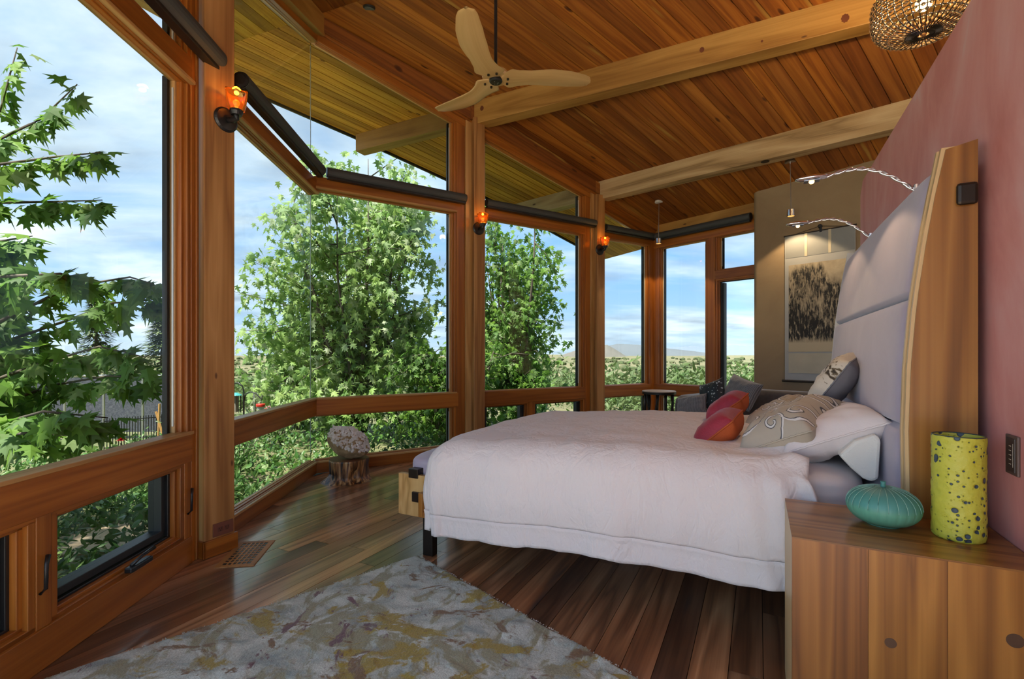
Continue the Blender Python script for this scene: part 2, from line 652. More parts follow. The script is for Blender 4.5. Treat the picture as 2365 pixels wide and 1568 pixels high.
def duvet_mat():
    m, nt, b = base_mat('duvet_linen')
    L = nt.links.new
    b.inputs['Base Color'].default_value = (.71, .635, .61, 1)
    b.inputs['Roughness'].default_value = .85
    b.inputs['Sheen Weight'].default_value = .1
    tc = node(nt, 'ShaderNodeTexCoord')
    hs = []
    for sc_, wt, st_ in ((420, .06, (1, 1, 1)), (9, 1.0, (1, 1, .45)), (26, .35, (1, 1, .6))):
        mp = node(nt, 'ShaderNodeMapping')
        mp.inputs['Scale'].default_value = st_
        L(tc.outputs['Object'], mp.inputs[0])
        n = node(nt, 'ShaderNodeTexNoise')
        n.inputs['Scale'].default_value = sc_
        n.inputs['Detail'].default_value = 3
        n.inputs['Distortion'].default_value = 1.2
        L(mp.outputs[0], n.inputs['Vector'])
        # crease: ridge of the noise
        a_ = node(nt, 'ShaderNodeMath', operation='SUBTRACT')
        a_.inputs[1].default_value = .5
        L(n.outputs['Fac'], a_.inputs[0])
        b2 = node(nt, 'ShaderNodeMath', operation='ABSOLUTE')
        L(a_.outputs[0], b2.inputs[0])
        c_ = node(nt, 'ShaderNodeMath', operation='MULTIPLY')
        c_.inputs[1].default_value = wt
        L(b2.outputs[0], c_.inputs[0])
        hs.append(c_.outputs[0])
    cur = hs[0]
    for h_ in hs[1:]:
        ad = node(nt, 'ShaderNodeMath', operation='ADD')
        L(cur, ad.inputs[0])
        L(h_, ad.inputs[1])
        cur = ad.outputs[0]
    bp = node(nt, 'ShaderNodeBump')
    bp.inputs['Strength'].default_value = .38
    bp.inputs['Distance'].default_value = .05
    L(cur, bp.inputs['Height'])
    L(bp.outputs[0], b.inputs['Normal'])
    return m


M['duvet'] = duvet_mat()
M['sheet'] = plain('sheet_cotton', (.68, .61, .60), .8, bump=.12, bscale=300, sheen=.1)
M['foam'] = plain('foam_cover', (.74, .71, .65), .9, bump=.5, bscale=160)
M['lilac'] = mottled('lilac_microsuede', [(.3, (.32, .275, .36)), (.7, (.39, .34, .42))], scale=3.5, rough=.75, bump=.05, bscale=200, sheen=.35)
M['red'] = mottled('red_velvet', [(.32, (.24, .006, .020)), (.6, (.34, .012, .036)), (.78, (.46, .05, .085))], scale=5, rough=.6, bump=.2, bscale=140, sheen=.12)
M['orange'] = plain('orange_linen', (.42, .075, .012), .8, bump=.3, bscale=350, var=.08)
M['greysatin'] = plain('grey_satin', (.14, .135, .15), .42, bump=.1, bscale=60, var=.15)
M['brownvelvet'] = mottled('brown_velvet', [(.35, (.045, .032, .025)), (.65, (.11, .085, .07))], scale=7, rough=.6, sheen=.5)
M['sofa'] = mottled('sofa_taupe', [(.35, (.06, .047, .043)), (.7, (.13, .105, .095))], scale=5, rough=.75, sheen=.4)
M['concrete'] = plain('pale_stone', (.42, .33, .26), .5, var=.1)
M['outlet'] = plain('outlet_brown', (.17, .06, .035), .45)
M['keypad'] = plain('keypad_grey', (.10, .06, .05), .4)
M['keyface'] = plain('keypad_face', (.035, .025, .025), .35)
M['white'] = plain('white_paint', (.7, .68, .64), .5)
M['scrollpaper'] = plain('scroll_paper', (.36, .36, .35), .8, var=.04)
M['scrollgrey'] = plain('scroll_silk', (.24, .245, .24), .75, var=.06)
M['scrollcream'] = plain('scroll_ribbon', (.5, .44, .32), .8)
M['cord'] = plain('cord_dark', (.02, .015, .012), .7)
M['bark'] = mottled('bark', [(.3, (.05, .04, .032)), (.7, (.16, .13, .10))], scale=9, rough=.9, stretch=(1, 1, .3), bump=.8, bscale=25)
M['tanpath'] = mottled('decomposed_granite', [(.3, (.5, .36, .22)), (.7, (.66, .5, .34))], scale=6, rough=.95)
M['soil'] = mottled('garden_soil', [(.3, (.06, .07, .025)), (.5, (.12, .13, .05)), (.7, (.22, .19, .10))], scale=1.4, rough=.95)
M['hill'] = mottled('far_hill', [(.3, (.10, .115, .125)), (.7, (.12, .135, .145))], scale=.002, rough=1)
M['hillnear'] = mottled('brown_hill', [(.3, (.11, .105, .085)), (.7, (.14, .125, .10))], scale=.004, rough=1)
M['hillfar'] = plain('hazy_hill', (.15, .19, .24), 1.0)  # distance haze painted into the base colour as a paler blue
M['amber'] = None


# ------------------------------------------------------------------ the plan of the room
def ang(d):
    a = math.radians(d)
    return V((math.sin(a), math.cos(a), 0))


AP = onz(729, 1093, 0)                       # inner corner of the glass prow
PA = onz(447, 1294, 0)


class Wall:
    def __init__(s, o, d, n):
        s.o, s.d, s.n = o, d, n

    def p(s, a, n, z):
        return s.o + s.d * a + s.n * n + EZ * z

    def s_at(s, x):
        q = onplane(x, 500, s.o, s.d)
        return (V((q.x, q.y, 0)) - s.o).dot(s.d)


DA = (PA - AP).normalized()
WA = Wall(AP, DA, V((-DA.y, DA.x, 0)))
DB = ang(58)
WB = Wall(AP, DB, V((DB.y, -DB.x, 0)))
CO = AP + DB * 4.92
DC = ang(140)
WC = Wall(CO, DC, V((DC.y, -DC.x, 0)))

# roof: ridge and rafters are level lines that fan out; boards lie in planes parallel to wall B
Z0, Z1, Z2, Z3 = 4.615, 4.212, 3.637, 3.19
RAFT = [(0.0, .732, Z0), (1.731, .595, Z1), (3.741, .31, Z2), (4.95, .14, Z3)]


def s_raft(k, u):
    s0, m, z = RAFT[k]
    return s0 + m * u


def su(p):
    q = V((p.x, p.y, 0)) - AP
    return q.dot(WB.d), q.dot(WB.n)


def ceil_z(p):
    s, u = su(p)
    ss = [s_raft(k, u) for k in range(4)]
    k = 0
    while k < 2 and s > ss[k + 1]:
        k += 1
    t = (s - ss[k]) / (ss[k + 1] - ss[k])
    return RAFT[k][2] + (RAFT[k + 1][2] - RAFT[k][2]) * t


def ceil_hit(x, y):
    r = ray(x, y)
    t = 1.0
    while t < 14:
        p = V((0, 0, EYE)) + r * t
        if p.z > ceil_z(p):
            return p
        t += 0.004
    return p


U_EDGE = -1.62          # outer edge of the overhang along wall B
RD = ang(111.8)         # direction of the ridge
RN = V((-math.cos(math.radians(111.8)) * -1, 0, 0))
RN = V((-.371, -.928, 0)).normalized()
SLOPE_A = .36


def zA(p):
    return Z0 - SLOPE_A * max(0, (V((p.x, p.y, 0)) - AP).dot(RN))


# ------------------------------------------------------------------ floor
floor = empty('floor', (0, 0, 0), 'reclaimed wide plank floor in dark and tan browns', None, None, 'structure')


def clip_poly(poly, p0, n):
    """keep the side where (p-p0).n >= 0"""
    out = []
    for i in range(len(poly)):
        a, b = poly[i], poly[(i + 1) % len(poly)]
        da, db = (a - p0).dot(n), (b - p0).dot(n)
        if da >= 0:
            out.append(a)
        if (da >= 0) != (db >= 0):
            out.append(a + (b - a) * (da / (da - db)))
    return out


rng = random.Random(3)
sub_ = [R(-4.4, -.6, -.06), R(3.2, -.6, -.06), R(3.2, 9.2, -.06), R(-4.4, 9.2, -.06)]
for wall in (WA, WB, WC):
    sub_ = clip_poly(sub_, wall.p(0, -.1, 0), wall.n)
MB().prism(sub_, V((0, 0, .04))).build('subfloor', plain('subfloor', (.02, .012, .008), .9), floor)
w = .118
X = -3.9
while X < 1.6:
    Y = -.5 - rng.uniform(0, 1.5)
    ww = w * rng.choice((1, 1, 1, .8, 1.15))
    while Y < 8.6:
        Lp = rng.uniform(1.2, 3.4)
        poly = [R(X, Y, 0), R(X + ww - .0026, Y, 0), R(X + ww - .0026, Y + Lp - .003, 0), R(X, Y + Lp - .003, 0)]
        for wall in (WA, WB, WC):
            if poly:
                poly = clip_poly(poly, wall.p(0, -.05, 0), wall.n)
        if len(poly) >= 3 and Y + Lp > -.2:
            c = sum(poly, V((0, 0, 0))) / len(poly)
            if not (X > .75 and Y < 3.2):
                mb = MB().prism([p - c - EZ * .02 for p in poly], V((0, 0, .02 + rng.uniform(-.0005, .0005))))
                mb.uv = [[((V(mb.v[i]) + c).dot(EY), (V(mb.v[i]) + c).dot(EX)) for i in fc] for fc in mb.f]
                ob = mb.build('floor_plank', M['floor'], floor, origin=None)
                ob.location = c
        Y += Lp
    X += ww

# ------------------------------------------------------------------ ceiling boards, soffit boards
ceiling = empty('ceiling', (0, 0, 0), 'sloping ceiling of knotty orange fir boards', None, None, 'structure')
soffit = empty('soffit', (0, 0, 0), 'roof overhang lined with yellow cedar boards outside the glass', None, None, 'structure')
BWID = .137


def ceil_pt(k, u, dz=0.0):
    return WB.p(s_raft(k, u), u, RAFT[k][2] + dz)


def board(u0, u1, k0, k1, parent, mat, name):
    c = []
    for dz in (0, .03):
        for u in (u0, u1):
            for k in (k0, k1):
                c.append(ceil_pt(k, u, dz))
    MB().hexa(c).build(name, mat, parent)


u = 0.0
while u < 4.3:
    for k in range(3):
        board(u + .0034, u + BWID - .0034, k, k + 1, ceiling, M['ceil'], 'ceiling_board')
    u += BWID
u = 0.0
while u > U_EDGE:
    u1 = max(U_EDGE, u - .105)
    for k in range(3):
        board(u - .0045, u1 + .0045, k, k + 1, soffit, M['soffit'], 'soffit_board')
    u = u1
# ceiling and overhang beyond the last rafter
def ext_pt(uu, far, dz=0.0):
    s_ = s_raft(3, uu) if not far else (5.40 if uu < 1.5 else 6.9)
    p_ = WB.p(s_, uu, 0)
    return V((p_.x, p_.y, (Z3 if not far else ceil_z(p_)) + dz))


uu = U_EDGE
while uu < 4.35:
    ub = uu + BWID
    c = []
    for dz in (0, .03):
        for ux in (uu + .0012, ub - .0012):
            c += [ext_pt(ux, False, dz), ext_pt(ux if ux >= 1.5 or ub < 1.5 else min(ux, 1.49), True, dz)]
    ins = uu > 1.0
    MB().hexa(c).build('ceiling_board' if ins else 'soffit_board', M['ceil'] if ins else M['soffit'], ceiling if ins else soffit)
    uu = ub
# roof deck over everything (dark, closes the joints) and edge fascia
mb = MB()
NU = 40
for k in range(3):
    for i in range(NU):
        c = []
        for dz in (.034, .2):
            for uu in (U_EDGE + (4.43 - U_EDGE) * i / NU, U_EDGE + (4.43 - U_EDGE) * (i + 1) / NU):
                for kk in (k, k + 1):
                    c.append(ceil_pt(kk, uu, dz))
        mb.hexa(c)
for ua, ub in ((U_EDGE, 1.49), (1.5, 4.43)):
    for i in range(12):
        c = []
        for dz in (.034, .2):
            for uu in (ua + (ub - ua) * i / 12, ua + (ub - ua) * (i + 1) / 12):
                c += [ext_pt(uu, False, dz), ext_pt(uu, True, dz)]
        mb.hexa(c)
deckmat = plain('roof_deck', (.03, .02, .015), .9)
tag(mb.build('roof_deck', deckmat), 'dark roof deck above the boards', None, None, 'structure')
mb = MB()
for k in range(3):
    a, b = ceil_pt(k, U_EDGE, -.03), ceil_pt(k + 1, U_EDGE, -.03)
    o = -WB.n * .03
    mb.hexa([a, b, a + o, b + o, a + EZ * .24, b + EZ * .24, a + o + EZ * .24, b + o + EZ * .24])
tag(mb.build('trim_1', M['exterior']), 'dark metal fascia along the roof edge', None, None, 'structure')

# the ceiling on the near side of the ridge: boards parallel to wall A
uA = -1.3
while uA < 5.6:
    ua, ub = uA + .003, uA + BWID - .003
    pts = []
    ok = True
    for uu in (ua, ub):
        o = WA.p(0, uu, 0)
        # walk from the ridge along DA (towards the camera)
        t0 = -((o - AP).dot(RN)) / DA.dot(RN)
        pts.append((o + DA * t0, o + DA * (t0 + 5.2)))
    c = []
    for dz in (0, .03):
        for a, b in pts:
            c += [V((a.x, a.y, zA(a) + dz)), V((b.x, b.y, zA(b) + dz))]
    MB().hexa(c).build('ceiling_board' if uA > -.1 else 'soffit_board', M['ceil'] if uA > -.1 else M['soffit'], ceiling if uA > -.1 else soffit)
    uA += BWID
mb = MB()
pts = []
for uu in (-1.3, 5.6):
    o = WA.p(0, uu, 0)
    t0 = -((o - AP).dot(RN)) / DA.dot(RN)
    pts.append((o + DA * t0, o + DA * (t0 + 5.2)))
c = []
for dz in (.032, .2):
    for a, b in pts:
        c += [V((a.x, a.y, zA(a) + dz)), V((b.x, b.y, zA(b) + dz))]
tag(mb.hexa(c).build('roof_deck', deckmat), 'dark roof deck above the near ceiling slope', None, None, 'structure')

# ------------------------------------------------------------------ beams
def rafter(k, u0, u1, wdt, dep, mat, nm, label, drop=0.0):
    a, b = ceil_pt(k, u0), ceil_pt(k, u1)
    d = (b - a).normalized()
    n = V((d.y, -d.x, 0))           # to the camera side
    L = (b - a).length
    o = MB().box(a - EZ * drop, d, n, EZ, (0, L), (0.0, -wdt) if False else (-wdt, 0), (-dep, 0.02)).build(nm, mat, bevel=.006)
    return tag(o, label, None, None, 'structure')


bm1 = rafter(1, -.02, 4.6, .17, .27, M['beam'], 'ceiling_beam', 'thick honey timber beam crossing above the ceiling fan')
rafter(2, -.02, 4.6, .17, .25, M['beamgrey'], 'ceiling_beam', 'rough sawn timber beam above the hanging pendant lights')
rafter(3, -.02, 1.7, .15, .235, M['beam'], 'ceiling_beam', 'timber beam over the far window wall')
a_, b_2 = ceil_pt(1, 0), ceil_pt(1, 4)
bd_ = (b_2 - a_).normalized()
bn_ = V((bd_.y, -bd_.x, 0))
knotm = plain('beam_knot', (.13, .035, .010), .6, var=.45)
for x_, y_, r_ in ((1952, 42, .036), (1621, 115, .026), (1113, 250, .030), (1760, 95, .012), (1330, 175, .012)):
    q = onplane(x_, y_, a_, bd_)
    mk = MB()
    pts_ = [q + (bd_ * math.cos(t_ * PI / 12) * r_ * .8 + EZ * math.sin(t_ * PI / 12) * r_) * (1 + .1 * math.sin(t_ * 2.3)) for t_ in range(24)]
    mk.prism(pts_, bn_ * .0015)
    mk.build('knot', knotm, bm1)
for k, m_, lb in ((1, M['beam'], 'weathered beam tail of the long honey beam outside the glass'), (2, M['beamgrey'], 'grey beam tail of the rough beam outside the glass')):
    rafter(k, U_EDGE + .04, -.1, .17, .23, m_, 'beam_tail', lb)


# ------------------------------------------------------------------ windows
def member(wall, s, n, z, mat, parent, name, bevel=.003):
    ds, dz = abs(s[1] - s[0]), abs(z[1] - z[0])
    mb = MB()
    if ds >= dz:
        mb.box(wall.o, wall.d, wall.n, EZ, s, n, z)
    else:
        mb.box(wall.o, EZ, wall.n, wall.d, z, n, s)
    return mb.build(name, mat, parent, bevel=bevel)


def sloped(wall, s, n, zb, zt, mat, parent, name):
    """bar whose bottom and top follow lines: zb=(z at s0, z at s1)"""
    c = []
    for zz in (zb, zt):
        for nn in n:
            for i in (0, 1):
                c.append(wall.p(s[i], nn, zz[i]))
    return MB().hexa(c).build(name, mat, parent, bevel=.003)


def opening(wall, s0, s1, zb, zt, parent, left=True, right=True, dark=False, sl=None, top=True, glass=None, bottom=True):
    """stepped wooden frame with bead and a pane. sl: top heights at s0 and s1 for a raking head"""
    f = empty('sash', (0, 0, 0))
    f.parent = parent
    t0, t1 = sl if sl else (zt, zt)
    zt_l = lambda s: t0 + (t1 - t0) * (s - s0) / (s1 - s0)
    steps = [(.030, -.030, .0, M['trim']), (.052, -.055, -.020, M['trim']), (.068, -.075, -.045, M['bead'] if not dark else M['black'])]
    for wd, n0, n1, mt in steps:
        prev = 0 if wd == .030 else (.028 if wd == .052 else .050)
        if left:
            member(wall, (s0 + prev, s0 + wd), (n0, n1), (zb, zt_l(s0) - .01), mt, f, 'stile')
        if right:
            member(wall, (s1 - wd, s1 - prev), (n0, n1), (zb, zt_l(s1) - .01), mt, f, 'stile')
        k3 = .68 if dark else .3
        if bottom:
            member(wall, (s0, s1), (n0, n1), (zb - .012, zb + wd * k3), mt, f, 'bottom_rail')
        if top:
            sloped(wall, (s0, s1), (n0, n1), (t0 - wd * k3, t1 - wd * k3), (t0 + .012, t1 + .012), mt, f, 'top_rail')
    if dark:
        for a, b in ((s0 + .068, s0 + .1), (s1 - .1, s1 - .068)):
            member(wall, (a, b), (-.13, -.06), (zb + .05, zt_l(a) - .05), M['exterior'], f, 'outer_stile')
        member(wall, (s0 + .05, s1 - .05), (-.13, -.06), (zb + .05, zb + .085), M['exterior'], f, 'outer_rail')
    a0 = s0 + (.055 if left else -.04)
    a1 = s1 - (.055 if right else -.04)
    gmat = glass or M['glass']
    nn = -.062 if not dark else -.1
    c = []
    for hz in (0, 1):
        for k in (nn - .003, nn + .003):
            for sx in (a0, a1):
                c.append(wall.p(sx, k, (zb + .008) if hz == 0 else zt_l(max(s0, min(s1, sx))) - .006))
    MB().hexa(c).build('pane', gmat, f)
    if right:
        member(wall, (s1 - .074, s1 - .066), (nn + .003, nn + .012), (zb + .06, zt_l(s1) - .06), M['spacer'], f, 'glazing_strip', 0)
    if left:
        member(wall, (s0 + .066, s0 + .074), (nn + .003, nn + .012), (zb + .06, zt_l(s0) - .06), M['spacer'], f, 'glazing_strip', 0)
    if left and not dark:
        member(wall, (s0 + .05, s0 + .085), (-.105, -.075), (zb + .0, zt_l(s0) - .0), M['exterior'], f, 'outer_stile')
    if right and not dark:
        member(wall, (s1 - .085, s1 - .05), (-.105, -.075), (zb + .0, zt_l(s1) - .0), M['exterior'], f, 'outer_stile')
    return f


def win(n, label):
    return empty('window_%d' % n, (0, 0, 0), label, None, None, 'structure')


RB, RT, BASE = .585, .745, .155


def ceilB(s, n=0.0):
    p = WB.p(s, n, 0)
    return ceil_z(p)


def headB(s):
    # underside of the raking head board along wall B
    pts = [(-.2, 4.40), (0, 4.36), (1.5, 3.95), (3.72, 3.36), (4.92, 3.0), (5.2, 2.9)]
    for (a, za), (b, zb) in zip(pts, pts[1:]):
        if a <= s <= b:
            return za + (zb - za) * (s - a) / (b - a)
    return 3.0


# wall A ------------------------------------------------------------
sA = WA.s_at
A1L, A1R = 3.75, sA(440)
A2L = sA(528)
win1 = win(1, 'tall window beside the timber post with leafy branches behind it')
opening(WA, A1R, A1L, RT - .01, 2.755, win1)
member(WA, (A1R, A1L), (-.09, .012), (RB, RT), M['trim'], win1, 'rail')
member(WA, (A1R, A1L), (-.07, .022), (RT - .004, RT + .014), M['bead'], win1, 'sill')
mul0, mul1 = sA(118), sA(82)
lo = opening(WA, A1R + .06, mul0, BASE, RB, win1, dark=True)
opening(WA, mul1, A1L, BASE, RB, win1, dark=True)
member(WA, (mul0, mul1), (-.08, .004), (BASE, RB), M['trim'], win1, 'mullion')
member(WA, (A1R, A1R + .06), (-.08, .004), (0, RB), M['trim'], win1, 'mullion')
member(WA, (A1R, A1L), (-.09, .012), (0, BASE), M['trim'], win1, 'base_rail')
member(WA, (A1R, A1L), (-.09, .0), (BASE - .002, BASE + .02), M['trim'], win1, 'base_cap')
member(WA, (A1R, A1L), (-.09, .012), (2.755, 2.90), M['trim'], win1, 'transom')
member(WA, (A1R, A1L), (-.07, .03), (2.75, 2.77), M['bead'], win1, 'transom_bead')
topA = lambda s: zA(WA.p(s, 0, 0)) - .25
opening(WA, A1R, A1L, 2.9, 4, win1, sl=(topA(A1R), topA(A1L)))
sloped(WA, (-.05, A1L), (-.09, .02), (topA(0), topA(A1L)), (topA(0) + .12, topA(A1L) + .12), M['trim'], win1, 'head')
sloped(WA, (-.05, A1L), (-.13, .09), (topA(0) + .06, topA(A1L) + .06), (topA(0) + .27, topA(A1L) + .27), M['beam'], win1, 'head_beam')
member(WA, (A1R - .035, A1R), (-.09, .006), (0, topA(A1R)), M['trim'], win1, 'jamb')
member(WA, (A1R - .055, A1R - .035), (-.09, .016), (0, topA(A1R)), M['trim'], win1, 'jamb_bead')
# crank handle and latches
cr = empty('crank_handle', WA.p(sA(305), 0.012, .185))
cr.parent = win1
c0 = WA.p(sA(305), 0.03, .19)
MB().box(c0, WA.d, WA.n, EZ, (-.075, .075), (-.015, .02), (-.012, .014)).build('crank_base', M['black'], cr, bevel=.006)
MB().tube([c0 + WA.d * .05 + EZ * .015, c0 + WA.d * .0 + EZ * .045 + WA.n * .02, c0 - WA.d * .08 + EZ * .05 + WA.n * .02], [.009, .007, .010]).build('crank_arm', M['black'], cr, smooth=True)
for px_, s_ in ((431, A1R + .035), (86, (mul0 + mul1) / 2 + .02)):
    q = WA.p(s_, .006, .36)
    MB().tube([q - EZ * .07, q + WA.n * .02 - EZ * .05, q + WA.n * .022 + EZ * .04, q + EZ * .07 + WA.n * .012 - WA.d * .02], [.006, .007, .007, .009]).build('latch', M['black'], win1, smooth=True)

win2 = win(2, 'glass prow window left of the butt-jointed glass corner')
opening(WA, 0, A2L, RT - .01, 2.82, win2, left=False)
member(WA, (-.02, A2L), (-.09, .012), (RB, RT), M['trim'], win2, 'rail')
member(WA, (-.02, A2L), (-.07, .022), (RT - .004, RT + .014), M['bead'], win2, 'sill')
opening(WA, 0, A2L, .115, RB, win2, left=False)
member(WA, (-.02, A2L), (-.09, .012), (0, .115), M['trim'], win2, 'base_rail')
member(WA, (-.02, A2L), (-.05, .022), (.103, .121), M['bead'], win2, 'base_cap')
member(WA, (-.02, A2L), (-.09, .012), (2.82, 2.96), M['trim'], win2, 'transom')
member(WA, (-.02, A2L), (-.07, .03), (2.815, 2.835), M['bead'], win2, 'transom_bead')
opening(WA, 0, A2L, 2.96, 4, win2, left=False, sl=(topA(0), topA(A2L)))
member(WA, (A2L, A2L + .06), (-.09, .006), (0, topA(A2L)), M['trim'], win2, 'jamb')

# wall B ------------------------------------------------------------
win3 = win(3, 'glass prow window right of the butt-jointed glass corner')
B1R = 1.56
TB, TT = 2.875, 2.99
for (n_, w_, a, b, lft, wins, mull) in ((3, win3, 0, B1R, False, 'B1', None),):
    opening(WB, a, b, RT - .01, TB, w_, left=lft)
    opening(WB, a, b, .115, RB, w_, left=lft)
member(WB, (-.02, B1R + .02), (-.09, .012), (RB, RT), M['trim'], win3, 'rail')
member(WB, (-.02, B1R), (-.07, .022), (RT - .004, RT + .014), M['bead'], win3, 'sill')
member(WB, (-.02, B1R), (-.09, .012), (0, .115), M['trim'], win3, 'base_rail')
member(WB, (-.02, B1R), (-.05, .022), (.103, .121), M['bead'], win3, 'base_cap')
member(WB, (-.02, B1R), (-.09, .012), (TB, TT), M['trim'], win3, 'transom')
member(WB, (-.02, B1R), (-.07, .03), (TB - .008, TB + .014), M['bead'], win3, 'transom_bead')
opening(WB, 0, B1R, TT, 4, win3, left=False, sl=(headB(0), headB(B1R)))
member(WB, (B1R, B1R + .11), (-.09, .006), (0, 4.1), M['trim'], win3, 'jamb')
member(WB, (B1R + .11, B1R + .19), (-.09, .03), (0, 4.1), M['bead'], win3, 'jamb_bead')
# the clear joint where the two panes meet
gj = (WA.n + WB.n).normalized() * -.072
MB().box(AP + gj, EZ, WA.d, WB.n, (BASE + .05, 4.33), (-.005, .005), (-.005, .005)).build('glass_joint', plain('silicone', (.75, .78, .76), .4), win3)

win4 = win(4, 'window between the two timber posts with tree behind')
a, b = 1.90, 3.53
opening(WB, a, b, RT - .01, TB, win4)
ml = WB.s_at(1226)
opening(WB, a, ml - .03, BASE, RB, win4, dark=True)
opening(WB, ml + .03, b, BASE, RB, win4, dark=True)
member(WB, (ml - .03, ml + .03), (-.08, .004), (BASE, RB), M['trim'], win4, 'mullion')
member(WB, (a, b), (-.09, .012), (RB, RT), M['trim'], win4, 'rail')
member(WB, (a, b), (-.09, .012), (0, BASE), M['trim'], win4, 'base_rail')
member(WB, (a, b), (-.09, .012), (TB, TT), M['trim'], win4, 'transom')
opening(WB, a, b, TT, 4, win4, sl=(headB(a), headB(b)))
member(WB, (b, b + .09), (-.09, .006), (0, 3.5), M['trim'], win4, 'jamb')
member(WB, (b + .09, b + .15), (-.09, .03), (0, 3.5), M['bead'], win4, 'jamb_bead')

win5 = win(5, 'narrow window looking to the hills beside the corner')
a, b = 3.83, 4.84
opening(WB, a, b, RT - .01, TB, win5)
opening(WB, a, b, BASE, RB, win5)
member(WB, (a, b), (-.09, .012), (RB, RT), M['trim'], win5, 'rail')
member(WB, (a, b), (-.09, .012), (0, BASE), M['trim'], win5, 'base_rail')
member(WB, (a, b), (-.09, .012), (TB, TT - .04), M['trim'], win5, 'transom')
st = 4.72
c = []
for nn in (-.065, -.059):
    c += [WB.p(a + .03, nn, TT - .05), WB.p(st, nn, TT - .05), WB.p(a + .03, nn, headB(a) - .03)]
mb = MB()
mb.prism([c[0], c[1], c[2]], WB.n * .006).build('pane', M['glass'], win5)
sloped(WB, (a, b), (-.07, -.02), (headB(a) - .06, headB(b) - .06), (headB(a), headB(b)), M['trim'], win5, 'top_rail')
member(WB, (b, 4.93), (-.09, .006), (0, 3.1), M['trim'], win5, 'corner_post')
# raking head boards and head beam along wall B, one run per bay
heads = empty('trim_2', (0, 0, 0), 'raking head boards above the window wall', None, None, 'structure')
for a, b in ((-.06, 1.72), (1.72, 3.68), (3.68, 4.93)):
    sloped(WB, (a, b), (-.09, .015), (headB(a), headB(b)), (headB(a) + .11, headB(b) + .11), M['trim'], heads, 'head_board')
    sloped(WB, (a, b), (-.05, .04), (headB(a) + .075, headB(b) + .075), (headB(a) + .11, headB(b) + .11), M['trim'], heads, 'head_bead')
    za = RAFT[0][2] if a < 0 else (Z1 if a < 2 else Z2)
    zb = Z1 if b < 2 else (Z2 if b < 4 else Z3)
    sloped(WB, (a, b), (-.12, .06), (headB(a) + .10, headB(b) + .10), (za + .0, zb + .0), M['ceil'], heads, 'head_beam')

# wall C ------------------------------------------------------------
sC = WC.s_at
win6 = win(6, 'tall window right of the room corner with hills behind')
a, b = .07, sC(1636)
TC = 2.83
opening(WC, a, b, RT - .01, TC, win6)
opening(WC, a, b, BASE, RB, win6)
member(WC, (.0, b), (-.09, .012), (RB, RT), M['trim'], win6, 'rail')
member(WC, (.0, b), (-.09, .012), (0, BASE), M['trim'], win6, 'base_rail')
member(WC, (0, a), (-.09, .006), (0, 2.97), M['trim'], win6, 'corner_post')
member(WC, (b, b + .10), (-.09, .01), (0, 2.97), M['trim'], win6, 'mullion')
member(WC, (0, 1.6), (-.09, .012), (TC, 2.97), M['trim'], win6, 'head')
door = empty('door_1', (0, 0, 0), 'glazed door with a transom light by the tan wall', None, None, 'structure')
a2, b2 = b + .10, 1.60
opening(WC, a2, b2, 2.36, TC, door)
member(WC, (a2, b2), (-.09, .012), (2.24, 2.36), M['trim'], door, 'transom_rail')
opening(WC, a2, b2, .02, 2.24, door, dark=True, glass=M['glassdoor'])
tag(member(WC, (1.60, 2.6), (-.2, .0), (0, 3.0), M['tan'], None, 'wall_far'), 'tan plaster return beside the glazed door', None, None, 'structure')


# timber posts -------------------------------------------------------
def post(name, corner, ax, ay, wx, wy, z1, label, mat=None):
    o = MB().box(corner, EZ, ax, ay, (0, z1), (0, wx), (0, wy)).build(name, mat or M['post'], bevel=.006)
    return tag(o, label, None, None, 'structure')


p1 = onz(472, 1291, 0)
post('timber_post', p1, -EX, EY, .19, .185, 4.1, 'square timber post with an outlet near its foot')
mb = MB()
q = p1 + EX * .014 - EY * .014
mb.box(q, EY, EX, EZ, (0, .213), (-.02, 0), (0, .10))
mb.box(q, EX, EY, EZ, (-.2, 0), (0, .02), (0, .10))
tag(mb.build('baseboard_post', M['trim'], bevel=.004), 'wooden plinth wrapping the foot of the outlet post', None, None, 'structure')
post('timber_post', WB.p(1.745, -.05, 0), WB.d, WB.n, .145, .15, Z1 - .2, 'timber post carrying the long honey beam')
post('timber_post', WB.p(3.67, -.05, 0), WB.d, WB.n, .145, .15, Z2 - .2, 'timber post carrying the rough sawn beam')

# ------------------------------------------------------------------ plaster walls
XW = .66
poly = [R(XW, -.4, 0), R(XW, 4.30, 0), R(XW, 4.30, 2.36), R(XW, 4.20, 2.45), R(XW, -.4, 2.45)]
wr = MB().prism(poly, EX * .16).build('wall_right', M['pink'], bevel=.02)
tag(wr, 'rose pink plaster partition behind the bed', None, None, 'structure')
TW0 = ray(1738, 435) * 6.2
TD = ang(140)
TN = V((TD.y, -TD.x, 0))
T0 = V((TW0.x, TW0.y, 0))
mb = MB()
nseg = 6
prof = []
for i in range(nseg + 1):
    a = PI / 2 * i / nseg
    prof.append((.06 * (1 - math.sin(a)), .06 * (1 - math.cos(a))))
wall_poly = [T0 + TD * dx - TN * (-dy) if False else T0 + TD * dx - TN * dy for dx, dy in reversed(prof)]
wall_poly = [T0 - TN * .25] + wall_poly + [T0 + TD * 4.2, T0 + TD * 4.2 - TN * .25]
b_ = len(wall_poly)
for p in wall_poly:
    mb.v.append(tuple(p))
for p in wall_poly:
    mb.v.append(tuple(V((p.x, p.y, min(ceil_z(p) + .01, 4.4)))))
for i in range(b_):
    j = (i + 1) % b_
    mb.f.append((i, j, b_ + j, b_ + i))
    mb.uv.append([(0, 0)] * 4)
mb.f.append(tuple(range(b_, 2 * b_)))
mb.uv.append([(0, 0)] * b_)
tag(mb.build('wall_back', M['tan']), 'tan plaster wall carrying the hanging scroll', None, None, 'structure')
